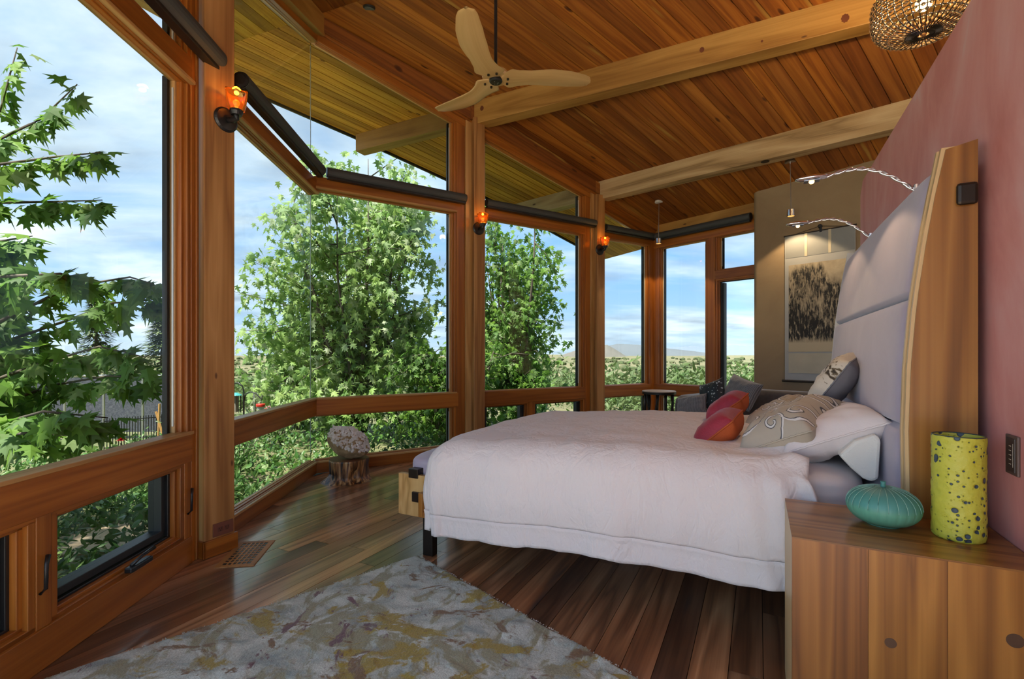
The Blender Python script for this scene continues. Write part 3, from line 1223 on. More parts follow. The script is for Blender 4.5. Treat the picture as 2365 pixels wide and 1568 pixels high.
tag(MB().box(R(3.2, 0, 0), EY, EX, EZ, (-1.2, 5.4), (0, .15), (0, 4.2)).build('sun_block_wall', M['tan']), 'unseen plaster wall added beyond the pink partition to block sun', None, None, 'structure')  # unseen wall added to keep direct sun off the far floor

# ------------------------------------------------------------------ roller shades
def shade(wall, s0, s1, n, z, label, r=.047):
    c = wall.p((s0 + s1) / 2, n, z)
    t = empty('roller_shade', c, label, 'roller shade', 'rolled up window shades')
    a, b = wall.p(s0, n, z), wall.p(s1, n, z)
    MB().tube([a, b], r, 20).build('shade_roll', M['shade'], t, smooth=False)
    for q, d in ((a, (a - b).normalized()), (b, (b - a).normalized())):
        MB().lathe([(r * .95, -.004), (r * .95, .008), (r * .6, .012)], q, d, 20).build('end_cap', M['black'], t)
    MB().box(wall.p(s0, n, z), wall.d, wall.n, EZ, (0, s1 - s0), (-.028, .028), (-r - .018, -r + .004)).build('hem_bar', M['black'], t, bevel=.003)
    return t


shade(WA, sA(478) + .02, A1L, .07, 2.99, 'rolled dark shade above the window left of the outlet post', .060)
shade(WA, .07, A2L - .02, .07, 3.03, 'rolled dark shade on the prow transom beside the outlet post', .056)
shade(WB, .10, 1.64, .07, 3.03, 'rolled dark shade from the glass corner to the honey beam post', .050)
shade(WB, 1.93, 3.66, .07, 3.03, 'rolled dark shade between the two slim timber posts', .045)
shade(WB, 3.86, 4.86, .07, 3.00, 'short rolled dark shade beside the room corner', .045)
shade(WC, .09, 1.5, .08, 2.99, 'rolled dark shade above the glazed door wall', .05)


# ------------------------------------------------------------------ sconces
def amber_mat():
    m, nt, b = base_mat('amber_glass')
    b.inputs['Base Color'].default_value = (.90, .42, .06, 1)
    b.inputs['Transmission Weight'].default_value = .85
    b.inputs['Roughness'].default_value = .08
    b.inputs['IOR'].default_value = 1.3
    b.inputs['Emission Color'].default_value = (1, .33, .02, 1)
    b.inputs['Emission Strength'].default_value = .0
    return m


M['amber'] = amber_mat()
M['bulb'] = plain('warm_bulb', (1.0, .62, .25), .4, emit=2)
M['bulbdim'] = plain('amber_bulb', (1.0, .5, .12), .4, emit=.5)


def sconce(base, nrm, side, label, k=1.0):
    t = empty('wall_sconce', base, label, 'wall lamp', 'amber glass sconces on the posts')
    MB().lathe([(.052 * k, 0), (.052 * k, .006), (.044 * k, .016), (.018 * k, .022)], base, nrm, 28).build('backplate', M['black'], t, smooth=False)
    e = base + nrm * .075 * k + EZ * .0
    MB().tube([base + nrm * .01, base + nrm * .05 * k - EZ * .012 * k, e - EZ * .008 * k, e + EZ * .012 * k], [.012 * k, .012 * k, .012 * k, .016 * k], 12).build('arm', M['black'], t, smooth=True)
    MB().lathe([(.02 * k, 0), (.026 * k, .014 * k), (.026 * k, .022 * k)], e + EZ * .004, EZ, 20).build('socket_cup', M['black'], t)
    # faceted, lobed glass cup
    mb = MB()
    prof = [(.018, 0), (.032, .006), (.038, .03), (.041, .06), (.044, .082), (.039, .082), (.035, .058), (.031, .03), (.022, .012)]

    def fn(a, j):
        i = j * (len(prof) - 1)
        i0 = min(int(i), len(prof) - 2)
        f_ = i - i0
        r = prof[i0][0] * (1 - f_) + prof[i0 + 1][0] * f_
        h = prof[i0][1] * (1 - f_) + prof[i0 + 1][1] * f_
        lob = 1 + .09 * math.cos(6 * 2 * PI * a) * min(1, h / .05)
        return e + EZ * (.02 * k + h * k + .004 * math.cos(12 * PI * a) * (h / .08)) + V((math.cos(2 * PI * a), math.sin(2 * PI * a), 0)) * r * lob * k
    mb.grid(fn, 36, 16, closed_u=True).build('glass_shade', M['amber'], t, smooth=True)
    MB().ico(e + EZ * .055 * k, .013 * k, 2).build('bulb', M['bulbdim'], t, smooth=True)
    l = bpy.data.lights.new('sconce_light', 'POINT')
    l.energy = .35
    l.color = (1, .42, .06)
    l.shadow_soft_size = .012
    lo_ = bpy.data.objects.new('sconce_light', l)
    COL.objects.link(lo_)
    lo_.parent = t
    lo_.location = (e + EZ * .098 * k) - base
    return t


q = onplane(521, 277, p1, EY)
sconce(q, EX, EY, 'amber glass sconce on the post with the outlet', 1.4)
q = onplane(1105, 528, WB.p(0, .10, 0), WB.d)
sconce(q, WB.n, WB.d, 'amber glass sconce on the honey beam post', 1.45)
q = onplane(1385, 577, WB.p(0, .10, 0), WB.d)
sconce(q, WB.n, WB.d, 'amber glass sconce on the rough beam post', 1.45)

# ------------------------------------------------------------------ outlet, vent, keypad, ceiling discs
oc = onplane(515, 1219, p1 + EX * .002, EY)
t = empty('power_outlet', oc, 'brown duplex outlet near the foot of the post', 'outlet')
MB().box(oc, EY, EX, EZ, (-.062, .062), (-.001, .006), (-.039, .039)).build('cover_plate', M['outlet'], t, bevel=.002)
for sgn in (-1, 1):
    r_ = MB().box(oc + EY * .02 * sgn, EY, EX, EZ, (-.016, .016), (.005, .008), (-.014, .014)).build('receptacle', plain('outlet_face', (.13, .045, .028), .4), t, bevel=.002)
    for a_, b_2 in ((-.007, .005), (.007, .005), (0, -.007)):
        MB().box(oc + EY * (.02 * sgn + a_) + EZ * b_2, EZ, EX, EY, (-.004, .004), (.007, .0086), (-.0016, .0016)).build('slot', M['black'], r_)

vc = [onz(493, 1309, 0), onz(589, 1309, 0), onz(634, 1252, 0), onz(555, 1251, 0)]
vo_ = sum(vc, V((0, 0, 0))) / 4
va = ((vc[3] - vc[0]) + (vc[2] - vc[1])).normalized()
vb = V((va.y, -va.x, 0))
t = empty('floor_vent', vo_, 'wooden floor register with square grid beside the post', 'vent')
vl, vw = .19, .105
MB().box(vo_, va, vb, EZ, (-vl + .03, vl - .03), (-vw + .03, vw - .03), (-.012, .0016)).build('duct', M['black'], t)
for a0_, a1_, b0_, b1_ in ((-vl, vl, -vw, -vw + .03), (-vl, vl, vw - .03, vw), (-vl, -vl + .03, -vw + .03, vw - .03), (vl - .03, vl, -vw + .03, vw - .03)):
    MB().box(vo_, va, vb, EZ, (a0_, a1_), (b0_, b1_), (-.001, .005)).build('frame_bar', M['post'], t, bevel=.001)
for i in range(9):
    x_ = -vl + .03 + (i + .5) * (2 * vl - .06) / 9 + (2 * vl - .06) / 18
    if i < 8:
        MB().box(vo_, vb, va, EZ, (-vw + .03, vw - .03), (x_ - .005, x_ + .005), (-.002, .0036)).build('slat', M['post'], t)
for i in range(5):
    y_ = -vw + .03 + (i + 1) * (2 * vw - .06) / 6
    MB().box(vo_, va, vb, EZ, (-vl + .03, vl - .03), (y_ - .0045, y_ + .0045), (-.002, .0039)).build('slat', M['post'], t)

kc = onX(2343, 1051, XW)
t = empty('keypad_switch', kc, 'dark keypad switch plate on the pink wall', 'switch')
MB().box(kc, EZ, EX, EY, (-.057, .057), (-.007, .0), (-.038, .038)).build('cover_plate', M['keypad'], t, bevel=.002)
fp = MB().box(kc, EZ, EX, EY, (-.049, .049), (-.0095, -.006), (-.026, .026)).build('keypad_panel', M['keyface'], t, bevel=.001)
for i in range(5):
    MB().box(kc + EZ * (-.026 + i * .013), EY, EX, EZ, (-.006, .006), (-.0102, -.0094), (-.0012, .0012)).build('legend_mark', M['scrollcream'], fp)
MB().box(kc, EZ, EX, EY, (-.034, .034), (-.0101, -.0094), (-.0175, -.0165)).build('led_strip', M['scrollcream'], fp)

for (x_, y_, r_, lb, mt) in ((853, 17, .06, 'small round ceiling speaker beside the ridge', M['shade']), ):
    q = ceil_hit(x_, y_)
    t = empty('ceiling_disc', q, lb, 'ceiling disc')
    nrm = V((-.08, .26, -1)).normalized()
    MB().lathe([(r_, -.004), (r_, .008), (r_ * .85, .014)], q, nrm, 28).build('rim', M['black'], t)
    MB().lathe([(r_ * .8, .012), (r_ * .8, .0165)], q, nrm, 28).build('grille', plain('disc_grey', (.13, .17, .18), .5), t)

# recessed disc in the underside of the rough beam
a_, b_2 = ceil_pt(2, 0), ceil_pt(2, 4)
bd = (b_2 - a_).normalized()
q = onz(1767, 373, Z2 - .25)
t = empty('beam_downlight', q, 'dark round downlight in the underside of the rough beam', 'downlight')
MB().lathe([(.045, -.01), (.045, .004), (.034, .006)], q, -EZ, 24).build('rim', M['bronze'], t)
MB().lathe([(.033, .003), (.033, .0045)], q, -EZ, 24).build('lens', M['black'], t)


# ------------------------------------------------------------------ pendants
def pendant(cx_, cy_, bx, by, label):
    q = ceil_hit(cx_, cy_)
    t = empty('pendant_lamp', q, label, 'pendant lamp', 'chrome cylinder pendants')
    zb = EYE + (HY - by) / F * q.y
    MB().lathe([(.058, -.02), (.058, .006), (.052, .01)], q - EZ * .0, -EZ, 28).build('canopy', M['white'] if bx < 1600 else M['steel'], t)
    c_ = V((q.x + (bx - cx_) / F * q.y, q.y, zb))
    MB().tube([q - EZ * .008, c_ + EZ * .05], .0045, 8).build('stem', M['steel'], t)
    MB().lathe([(.040, .036), (.045, .036), (.045, -.036), (.036, -.036), (.036, -.012)], c_, EZ, 28).build('cylinder_shade', M['chrome'], t, smooth=False)
    MB().lathe([(.034, -.016), (.034, -.03)], c_, EZ, 20).build('bulb', M['bulbdim'], t)
    l = bpy.data.lights.new('pendant_light', 'SPOT')
    l.energy = 12
    l.color = (1, .72, .4)
    l.spot_size = 1.9
    l.shadow_soft_size = .03
    lo_ = bpy.data.objects.new('pendant_light', l)
    COL.objects.link(lo_)
    lo_.parent = t
    lo_.location = c_ - EZ * .05 - q
    return t


pendant(1522, 467, 1521, 557, 'small chrome cylinder pendant near the room corner')
pendant(1825, 374, 1827, 492, 'small chrome cylinder pendant before the tan wall')

# ------------------------------------------------------------------ ceiling fan
FZ = 3.3
hub = onz(1145, 183, FZ)
fan = empty('ceiling_fan', hub, 'three blade pale wooden ceiling fan on a black rod', 'ceiling fan')


def blade(a, mb):
    d = V((math.cos(a), math.sin(a), 0))
    n = V((-math.sin(a), math.cos(a), 0))
    L = .74
    outline = []

    def width(t):
        # lead and trail edge offsets along the blade
        pts_ = [(0, .030), (.06, .075), (.11, .100), (.2, .080), (.32, .070), (.55, .084), (.75, .080), (.92, .062), (.98, .045), (1, .012)]
        for (a0_, w0_), (a1_, w1_) in zip(pts_, pts_[1:]):
            if a0_ <= t <= a1_:
                w0 = w0_ + (w1_ - w0_) * (t - a0_) / (a1_ - a0_)
                break
        return w0

    def fn(u, v, top):
        t = v
        r = .03 + t * (L - .03)
        sweep = -.05 * math.sin(PI * t) + .02 * t
        wd = width(t) * 1.18
        x = (u - .5) * 2 * wd + sweep
        cam_ = .018 * (1 - (2 * u - 1) ** 2)
        tw = -.10 * (2 * u - 1) * wd * (1 - .4 * t)
        z = .03 * t * t + tw * min(1, t * 4) + (cam_ * .5 if top else -cam_ * .5)
        return hub + d * r + n * x + EZ * z
    mb.grid(lambda u, v: fn(u, v, True), 12, 40, uvs=(.18, .7))
    mb.grid(lambda u, v: fn(u, v, False), 12, 40, uvs=(.18, .7))
    mb.uv = [[(b2, a2) for a2, b2 in f_] for f_ in mb.uv]
    return mb


for a in (5, 133, 256):
    o = blade(math.radians(a), MB()).build('blade', M['fanwood'], fan, smooth=True)
    m_ = o.modifiers.new('w', 'WELD')
    m_.merge_threshold = .003
    for off in (-.34, .34):
        q = hub + V((math.cos(math.radians(a) + off), math.sin(math.radians(a) + off), 0)) * .095 - EZ * .012
        MB().lathe([(.009, -.004), (.009, .007)], q, -EZ, 14).build('bolt', M['bronze'], o)
MB().lathe([(.10, .0), (.105, .02), (.09, .05), (.03, .07)], hub, EZ, 32).build('motor_housing', M['fanwood'], fan)
hb = MB().lathe([(.05, -.01), (.05, .018), (.042, .026), (.01, .027)], hub, -EZ, 32).build('hub_cap', M['black'], fan)
for a in (0, 2.1, 4.2, .9):
    MB().ico(hub + V((math.cos(a) * .018, math.sin(a) * .018, -.028)), .004, 1).build('screw', M['steel'], hb)
MB().tube([hub + EZ * .05, V((hub.x, hub.y, ceil_z(hub) + .05))], .0125, 12).build('downrod', M['black'], fan)

# ------------------------------------------------------------------ chandelier above the partition
cc = V((0, 0, 0)) + ray(2133, 0) * 3.25
cz = 3.345
chn = empty('beaded_chandelier', V((cc.x, cc.y, cz)), 'round chandelier of glowing glass beads above the pink wall', 'chandelier')
cmid = V((cc.x, cc.y, cz + .19))
amberbead = glassmat('bead_glass', (.9, .62, .3), 1.0)
beadmat = plain('bead_amber', (.62, .40, .18), .12, coat=.5)
beadmat.node_tree.nodes['Principled BSDF'].inputs['Transmission Weight'].default_value = .75
RB_ = .285


def chp(a, h):
    # drum profile of the body
    r = RB_ * (max(0.0, 1 - abs(h) ** 3.2)) ** (1 / 2.6) if abs(h) < 1 else 0
    return cmid + V((math.cos(a) * r, math.sin(a) * r, h * .19))


mb, wires = MB(), MB()
for j in range(13):
    h = -.985 + j * .115
    n_ = 40
    for i in range(n_):
        a = 2 * PI * (i + .5 * (j % 2)) / n_
        p = chp(a, h)
        if h > -.93:
            mb.ico(p, .0125, 1)
ob = mb.build('bead_strings', beadmat, chn, smooth=True, fix=False)
ob['kind'] = 'stuff'
for i in range(40):
    a = 2 * PI * i / 40
    wires.tube([chp(a, -1 + .999 * .001 + k * .11) + V((0, 0, 0)) for k in range(0, 14)], .003, 5)
for j in range(13):
    h = -.98 + j * .115
    wires.tube([chp(2 * PI * i / 40, h) for i in range(41)], .003, 5)
for i in range(40):
    a = 2 * PI * i / 40
    wires.tube([chp(a, -.98), cmid + V((math.cos(a) * .06, math.sin(a) * .06, -.19))], .002, 4)
ob = wires.build('wire_cage', M['bronze'], chn, fix=False)
MB().lathe([(.06, -.002), (.065, 0), (.06, .004)], cmid - EZ * .19, EZ, 28, cap=False).build('base_ring', M['bronze'], chn)
MB().ico(cmid + EZ * .02, .05, 2).build('bulb', M['bulb'], chn, smooth=True)
MB().tube([cmid + EZ * .15, V((cmid.x, cmid.y, ceil_z(cmid) + .02))], .008).build('chain', M['bronze'], chn)
l = bpy.data.lights.new('chandelier_light', 'POINT')
l.energy = 18
l.color = (1, .66, .32)
l.shadow_soft_size = .06
lo_ = bpy.data.objects.new('chandelier_light', l)
COL.objects.link(lo_)
lo_.parent = chn
lo_.location = (0, 0, .26)

# ------------------------------------------------------------------ bed
bed = empty('bed', R(-.6, 3.05, 0), 'wide bed with tall lilac upholstered headboard in walnut side panels', 'bed')
YN, YF = 2.075, 3.985           # outer faces of the headboard ends
FRONT = [(0.0, .462), (.45, .450), (.741, .446), (.933, .443), (1.153, .449), (1.373, .465), (1.575, .490), (1.73, .513), (1.877, .540)]


def hb_x(z):
    for (z0_, x0_), (z1_, x1_) in zip(FRONT, FRONT[1:]):
        if z0_ <= z <= z1_:
            return x0_ + (x1_ - x0_) * (z - z0_) / (z1_ - z0_)
    return FRONT[-1][1]


hbd = empty('headboard', R(.55, 3.03, 0))
hbd.parent = bed
hbd.location = R(.55, 3.03, 0) - bed.location
XB = .632


def hb_panel(y0, y1, mat, name, dx=0.0, xb=XB, top=1.896):
    zs = [1.877 * i / 24 for i in range(25)]
    pts = [(hb_x(z) + dx, z) for z in zs] + [(XB if xb is None else xb, top)] + [(xb, 0)]
    poly = [R(x_, y0, z_) for x_, z_ in pts]
    mbp = MB().prism(poly, EY * (y1 - y0))
    mbp.uv = [[(V(mbp.v[i]).z, V(mbp.v[i]).dot(EX) + V(mbp.v[i]).dot(EY)) for i in fc] for fc in mbp.f]
    return mbp.build(name, mat, hbd)


def edge_band(y0, y1, mat, dx):
    zs = [1.885 * i / 24 for i in range(25)]
    mbp = MB()

    def fn(u_, v_):
        z = v_ * 1.885
        x0_ = hb_x(z) + dx
        prof_ = ((x0_, y0), (x0_, y1), (x0_ + .05, y1), (x0_ + .05, y0))
        k_ = int(round(u_ * 4)) % 4
        return R(prof_[k_][0], prof_[k_][1], z)
    mbp.grid(fn, 4, 28, closed_u=True)
    return mbp.build('edge_band', mat, hbd)


hb_panel(YN, YN + .006, M['walnut'], 'side_panel', 0.012)
edge_band(YN + .0062, YN + .0235, M['maple'], 0.002)
hb_panel(YN + .024, YN + .036, M['black'], 'shadow_gap', .012)
edge_band(YN + .0365, YN + .052, M['maple'], -.002)
hb_panel(YF - .006, YF, M['walnut'], 'side_panel', 0.012)
edge_band(YF - .03, YF - .0062, M['white'], 0.0)
MB().box(R(XB - .05, YN + .05, 0), EY, EX, EZ, (0, YF - YN - .1), (0, .04), (.1, 1.84)).build('back_board', M['walnut'], hbd)


def hb_cushion(z0, z1):
    mbp = MB()
    y0, y1 = YN + .055, YF - .033

    def fn(u_, v_):
        z = z0 + (z1 - z0) * v_
        y = y0 + (y1 - y0) * u_
        e_v = (1 - abs(2 * v_ - 1) ** 16)
        e_u = (1 - abs(2 * u_ - 1) ** 26)
        puff = .036 * max(0, e_v) ** .5 * max(0, e_u) ** .5 + .006 * math.sin(PI * u_)
        return R(hb_x(z) + .026 - puff, y, z)
    mbp.grid(fn, 60, 40)
    return mbp.build('cushion', M['lilac'], hbd, smooth=True)


hb_cushion(.30, .945)
hb_cushion(.945, 1.40)
hb_cushion(1.40, 1.835)
q = onY(2231, 449, YN)
MB().box(q, EZ, EX, EY, (-.036, .036), (-.027, .027), (-.02, .0)).build('hinge_cover', M['bronze'], hbd, bevel=.01)
# frame, mattress, legs
MB().box(R(0, 2.24, 0), EX, EY, EZ, (-1.72, .40), (0, .03), (.26, .40)).build('side_rail', M['walnutside'], bed, bevel=.004)
MB().box(R(0, 3.86, 0), EX, EY, EZ, (-1.72, .40), (0, .03), (.26, .40)).build('side_rail', M['walnutside'], bed, bevel=.004)
MB().box(R(-1.75, 0, 0), EY, EX, EZ, (2.24, 3.89), (0, .03), (.26, .40)).build('foot_rail', M['walnutside'], bed, bevel=.004)
for (x_, y_) in ((-1.755, 2.362), (-1.755, 3.75), (.30, 2.3), (.30, 3.75)):
    MB().box(R(x_, y_, 0), EZ, EX, EY, (0, .30), (-.035, .035), (-.025, .025)).build('leg', M['bronze'], bed, bevel=.003)


def mattress_fn(u_, v_):
    return None


bmm = MB()
mx0, mx1, my0, my1, mz0, mz1 = -1.66, .395, 2.235, 3.90, .40, .735


def rbox(mbx, cx, cy, cz, hx, hy, hz, p=7, n=40, ax=EX, ay=EY, az=EZ, fold=None):
    def fn(u_, v_):
        th, ph = 2 * PI * u_, PI * (v_ - .5)
        c_, s_, cp, sp_ = math.cos(th), math.sin(th), math.cos(ph), math.sin(ph)
        d_ = (abs(c_ * cp) ** p + abs(s_ * cp) ** p + abs(sp_) ** p) ** (1 / p)
        v3 = V((c_ * cp / d_, s_ * cp / d_, sp_ / d_))
        q_ = V((0, 0, 0)) + ax * (cx + v3.x * hx) + ay * (cy + v3.y * hy) + az * (cz + v3.z * hz)
        if fold:
            q_ = fold(q_)
        return q_
    mbx.grid(fn, n, n // 2, closed_u=True)
    return mbx


rbox(bmm, (mx0 + mx1) / 2, (my0 + my1) / 2, (mz0 + mz1) / 2, (mx1 - mx0) / 2, (my1 - my0) / 2, (mz1 - mz0) / 2, p=9, n=120,
     fold=lambda q_: q_ + EY * (-.006 * abs(math.sin(q_.z * 70 + q_.x * 3)) if q_.dot(EY) < 2.3 else 0)).build('mattress', M['sheet'], bed, smooth=True)

# duvet ---------------------------------------------------------------
duv = empty('duvet', R(-.8, 3.05, .75), 'pale pink linen duvet hanging over the sides of the bed', 'duvet')
DW, DX0, DX1 = .80, .155, -1.70      # half width of the flat top, head end, foot end (X)
DYC = 3.06
TD_ = .60


def fsh(t):
    """rounded shoulder then hang: outwards and down for arc length t"""
    r = .17
    q_ = r * PI / 2
    if t < q_:
        a_ = t / r
        return r * math.sin(a_), r * (1 - math.cos(a_))
    h_ = t - q_
    return r + .018 * math.sin(min(1, h_ / .25) * PI) - .012 * h_, r + h_


def nz(x_, y_, z_=0.0):
    return noise.noise(V((x_, y_, z_)))


def duvet_pt(a_, b_3):
    """a_: across from the centre (negative = near side), b_3: along from the head end"""
    blen = DX0 - DX1
    wa, wb = DW - .07, blen - .17
    da = max(0.0, abs(a_) - wa)
    db = max(0.0, b_3 - wb)
    t = max(da, db)
    sg = -1 if a_ < 0 else 1
    out, dn = fsh(t)
    hyp = math.hypot(da, db)
    ua_, ub_ = (da / hyp, db / hyp) if hyp > 1e-6 else (0, 0)
    x_ = DX0 - min(b_3, wb) - ub_ * out
    y_ = DYC + sg * (min(abs(a_), wa) + ua_ * out)
    s_ = min(1, max(0.0, (b_3 - .7) / 1.1))
    ztop = .772 - .055 * s_ * s_ * (3 - 2 * s_) + .018 * (1 - (a_ / wa) ** 2 if abs(a_) < wa else 0)
    z = ztop - dn
    per = (b_3 if da > db else wb + (db + (wa - abs(a_)) if db > da else 0)) + (50 if sg > 0 else 0)
    k = min(1, t / .18)
    # hanging folds on the sides
    fold = (.016 * math.sin(per * 11 + 2.2 * nz(per * 2.2, 3)) + .012 * nz(per * 7, t * 1.3, 5) + .010 * nz(per * 16, t * 3, 9)) * k * min(1, .35 + t)
    x_ -= ub_ * fold
    y_ += sg * ua_ * fold
    # crumples on the top
    if t < .35:
        kk = 1 - t / .35
        z += kk * (.010 * nz(x_ * 5, y_ * 5) + .006 * nz(x_ * 13, y_ * 9, 2) + .0035 * abs(nz(x_ * 26, y_ * 18, 4)))
    else:
        z += .004 * nz(x_ * 12, y_ * 12, z * 12)
    # gathers where the head end was pulled back
    if b_3 < .35:
        kk = (1 - b_3 / .35) ** 2
        z += kk * (.016 * math.sin(a_ * 46 + 3 * nz(a_ * 5, 1)) + .02 * nz(a_ * 10, 7)) * (1 if t < .3 else .4)
        y_ += sg * kk * k * .02 * math.sin(b_3 * 60 + t * 9)
        x_ += kk * (.05 * nz(a_ * 3.1, 21) + .018 * math.sin(a_ * 23) + .05 * min(1, t / .3))
        z += .022 * math.exp(-((b_3 - .05) / .035) ** 2) * (1 - .5 * k)
    # wavy hem
    z += (.02 * nz(per * 1.6, 11) + .012 * nz(per * 4.5, 13)) * min(1, max(0, t - .2) / .35)
    return R(x_, y_, z)


AW = DW - .07 + TD_
BW = DX0 - DX1 - .17 + TD_
nA, nB = 190, 170
HEM = .105


def aw(u_):
    return -AW + 2 * AW * u_


body, hem, stitch = MB(), MB(), MB()
wa_, wb_ = DW - .07, DX0 - DX1 - .17
b0 = 0
grid_pts = {}
for j in range(nB + 1):
    for i in range(nA + 1):
        a_, b_3 = aw(i / nA), BW * j / nB
        grid_pts[i, j] = duvet_pt(a_, b_3)
idx = {}
for tgt, test in ((body, False), (hem, True)):
    idx.clear()
    for j in range(nB):
        for i in range(nA):
            a_, b_3 = aw((i + .5) / nA), BW * (j + .5) / nB
            t = max(abs(a_) - wa_, b_3 - wb_)
            if (t > TD_ - HEM) != test:
                continue
            fc = []
            for ii, jj in ((i, j), (i + 1, j), (i + 1, j + 1), (i, j + 1)):
                if (ii, jj) not in idx:
                    idx[ii, jj] = len(tgt.v)
                    tgt.v.append(tuple(grid_pts[ii, jj]))
                fc.append(idx[ii, jj])
            tgt.f.append(tuple(fc))
            tgt.uv.append([(0, 0)] * 4)
ob = body.build('duvet_cover', M['duvet'], duv, smooth=True, fix=False)
m_ = ob.modifiers.new('solid', 'SOLIDIFY'); m_.thickness = .012; m_.offset = -1
ob = hem.build('hem_band', M['duvet'], duv, smooth=True, fix=False)
m_ = ob.modifiers.new('solid', 'SOLIDIFY'); m_.thickness = .012; m_.offset = .12
for i0_, i1_, j0_, j1_ in ((0, 0, 0, nB),):
    pass
per_pts = []
kk = int(round(HEM / (2 * AW / nA)))
kj = int(round(HEM / (BW / nB)))
for j in range(0, nB - kj + 1):
    per_pts.append(grid_pts[kk, j])
for i in range(kk, nA - kk + 1):
    per_pts.append(grid_pts[i, nB - kj])
stitch.tube([p - EY * .002 for p in per_pts[::2]], .0022, 5).build('stitch_line', M['sheet'], duv, smooth=True)

# foot bench ------------------------------------------------------------
bench = empty('foot_bench', R(-1.93, 3.05, 0), 'lilac padded bench with an oak end panel at the foot of the bed', 'bench')
YP = 2.33
pbl = onY(924, 1186, YP)
ptl = onY(917, 1091, YP)
Xl = (pbl.dot(EX) + ptl.dot(EX)) / 2
zb_, zt_ = pbl.z, ptl.z
MB().box(R(Xl, YP, zb_), EZ, EX, EY, (0, zt_ - zb_), (0, .24), (0, .03)).build('end_panel', M['oak'], bench, bevel=.002)
MB().box(R(Xl, 3.85, zb_), EZ, EX, EY, (0, zt_ - zb_), (0, .24), (0, .03)).build('end_panel', M['oak'], bench, bevel=.002)
MB().box(R(Xl + .02, YP + .03, zb_ + .05), EY, EX, EZ, (0, 3.85 - YP - .03), (0, .20), (0, .1)).build('seat_base', M['oak'], bench, bevel=.002)
rbox(MB(), Xl + .15, 3.10, zt_ + .03, .13, .72, .075, p=6, n=60).build('seat_cushion', M['lilac'], bench, smooth=True)
MB().box(R(Xl + .08, YP - .006, zt_ - .02), EX, EY, EZ, (0, .07), (0, .08), (0, .055)).build('bracket', M['bronze'], bench, bevel=.003)
MB().box(R(Xl + .11, YP - .012, (zb_ + zt_) / 2 - .005), EX, EY, EZ, (0, .06), (0, .014), (-.03, .03)).build('bracket', M['bronze'], bench, bevel=.003)
for y_ in (2.78, 3.70):
    MB().box(R(Xl + .14, y_, 0), EZ, EX, EY, (0, zb_ + .06), (-.025, .025), (-.02, .02)).build('leg', M['bronze'], bench, bevel=.002)


# ------------------------------------------------------------------ pillows
def pillow(c, ax, ay, hw, hh, th, mf, mbk, label, group, name='pillow', dent=.0, pinch=.10, seed=0, cat='pillow', wr=.006, trim=None):
    """ax, ay span the pillow; the front is on the ax x ay side"""
    ax, ay = ax.normalized(), (ay - ax.normalized() * ay.dot(ax.normalized())).normalized()
    nn = ax.cross(ay)
    t = empty(name, c, label, cat, group)

    def pt(u_, v_, sgn):
        a_, b_3 = 2 * u_ - 1, 2 * v_ - 1
        ex_ = (1 - pinch * (1 - b_3 * b_3) if True else 1)
        px_ = a_ * hw * (1 - pinch * (1 - b_3 ** 2) * abs(a_) ** 3)
        py_ = b_3 * hh * (1 - pinch * (1 - a_ ** 2) * abs(b_3) ** 3)
        prof_ = max(0, (1 - a_ ** 4)) ** .62 * max(0, (1 - b_3 ** 4)) ** .62
        edge = min(1, 3 * min(1 - abs(a_), 1 - abs(b_3)))
        wrk = wr * (nz(a_ * 3.1 + seed, b_3 * 3.1, sgn) + .7 * abs(nz(a_ * 7 + seed, b_3 * 3, sgn * 3))) * edge
        cr = .25 * wr * math.sin(b_3 * 40 + seed) * max(0, abs(a_) - .6) + .25 * wr * math.sin(a_ * 40 + seed) * max(0, abs(b_3) - .6)
        return c + ax * px_ + ay * py_ + nn * (sgn * (th * prof_ * (1 - dent * math.exp(-(a_ * a_ + b_3 * b_3) * 3)) + .004) + wrk + cr)
    n_ = 34
    for sgn, mt, nm in ((1, mf, 'front_cover'), (-1, mbk, 'back_cover')):
        m_b = MB().grid(lambda u_, v_: pt(u_, v_, sgn), n_, n_, uvs=(hw * 2, hh * 2))
        # remember uv around the centre
        m_b.uv = [[(p_[0] - hw, p_[1] - hh) for p_ in f_] for f_ in m_b.uv]
        m_b.build(nm, mt, t, smooth=True)
    ring = []
    for k in range(4 * n_):
        s_, f_ = divmod(k, n_)
        f_ = f_ / n_
        u_, v_ = [(f_, 0), (1, f_), (1 - f_, 1), (0, 1 - f_)][s_]
        ring.append((pt(u_, v_, 1) + pt(u_, v_, -1)) / 2)
    ring.append(ring[0])
    MB().tube(ring, .0045, 6).build('seam', trim or mbk, t, smooth=True)
    return t


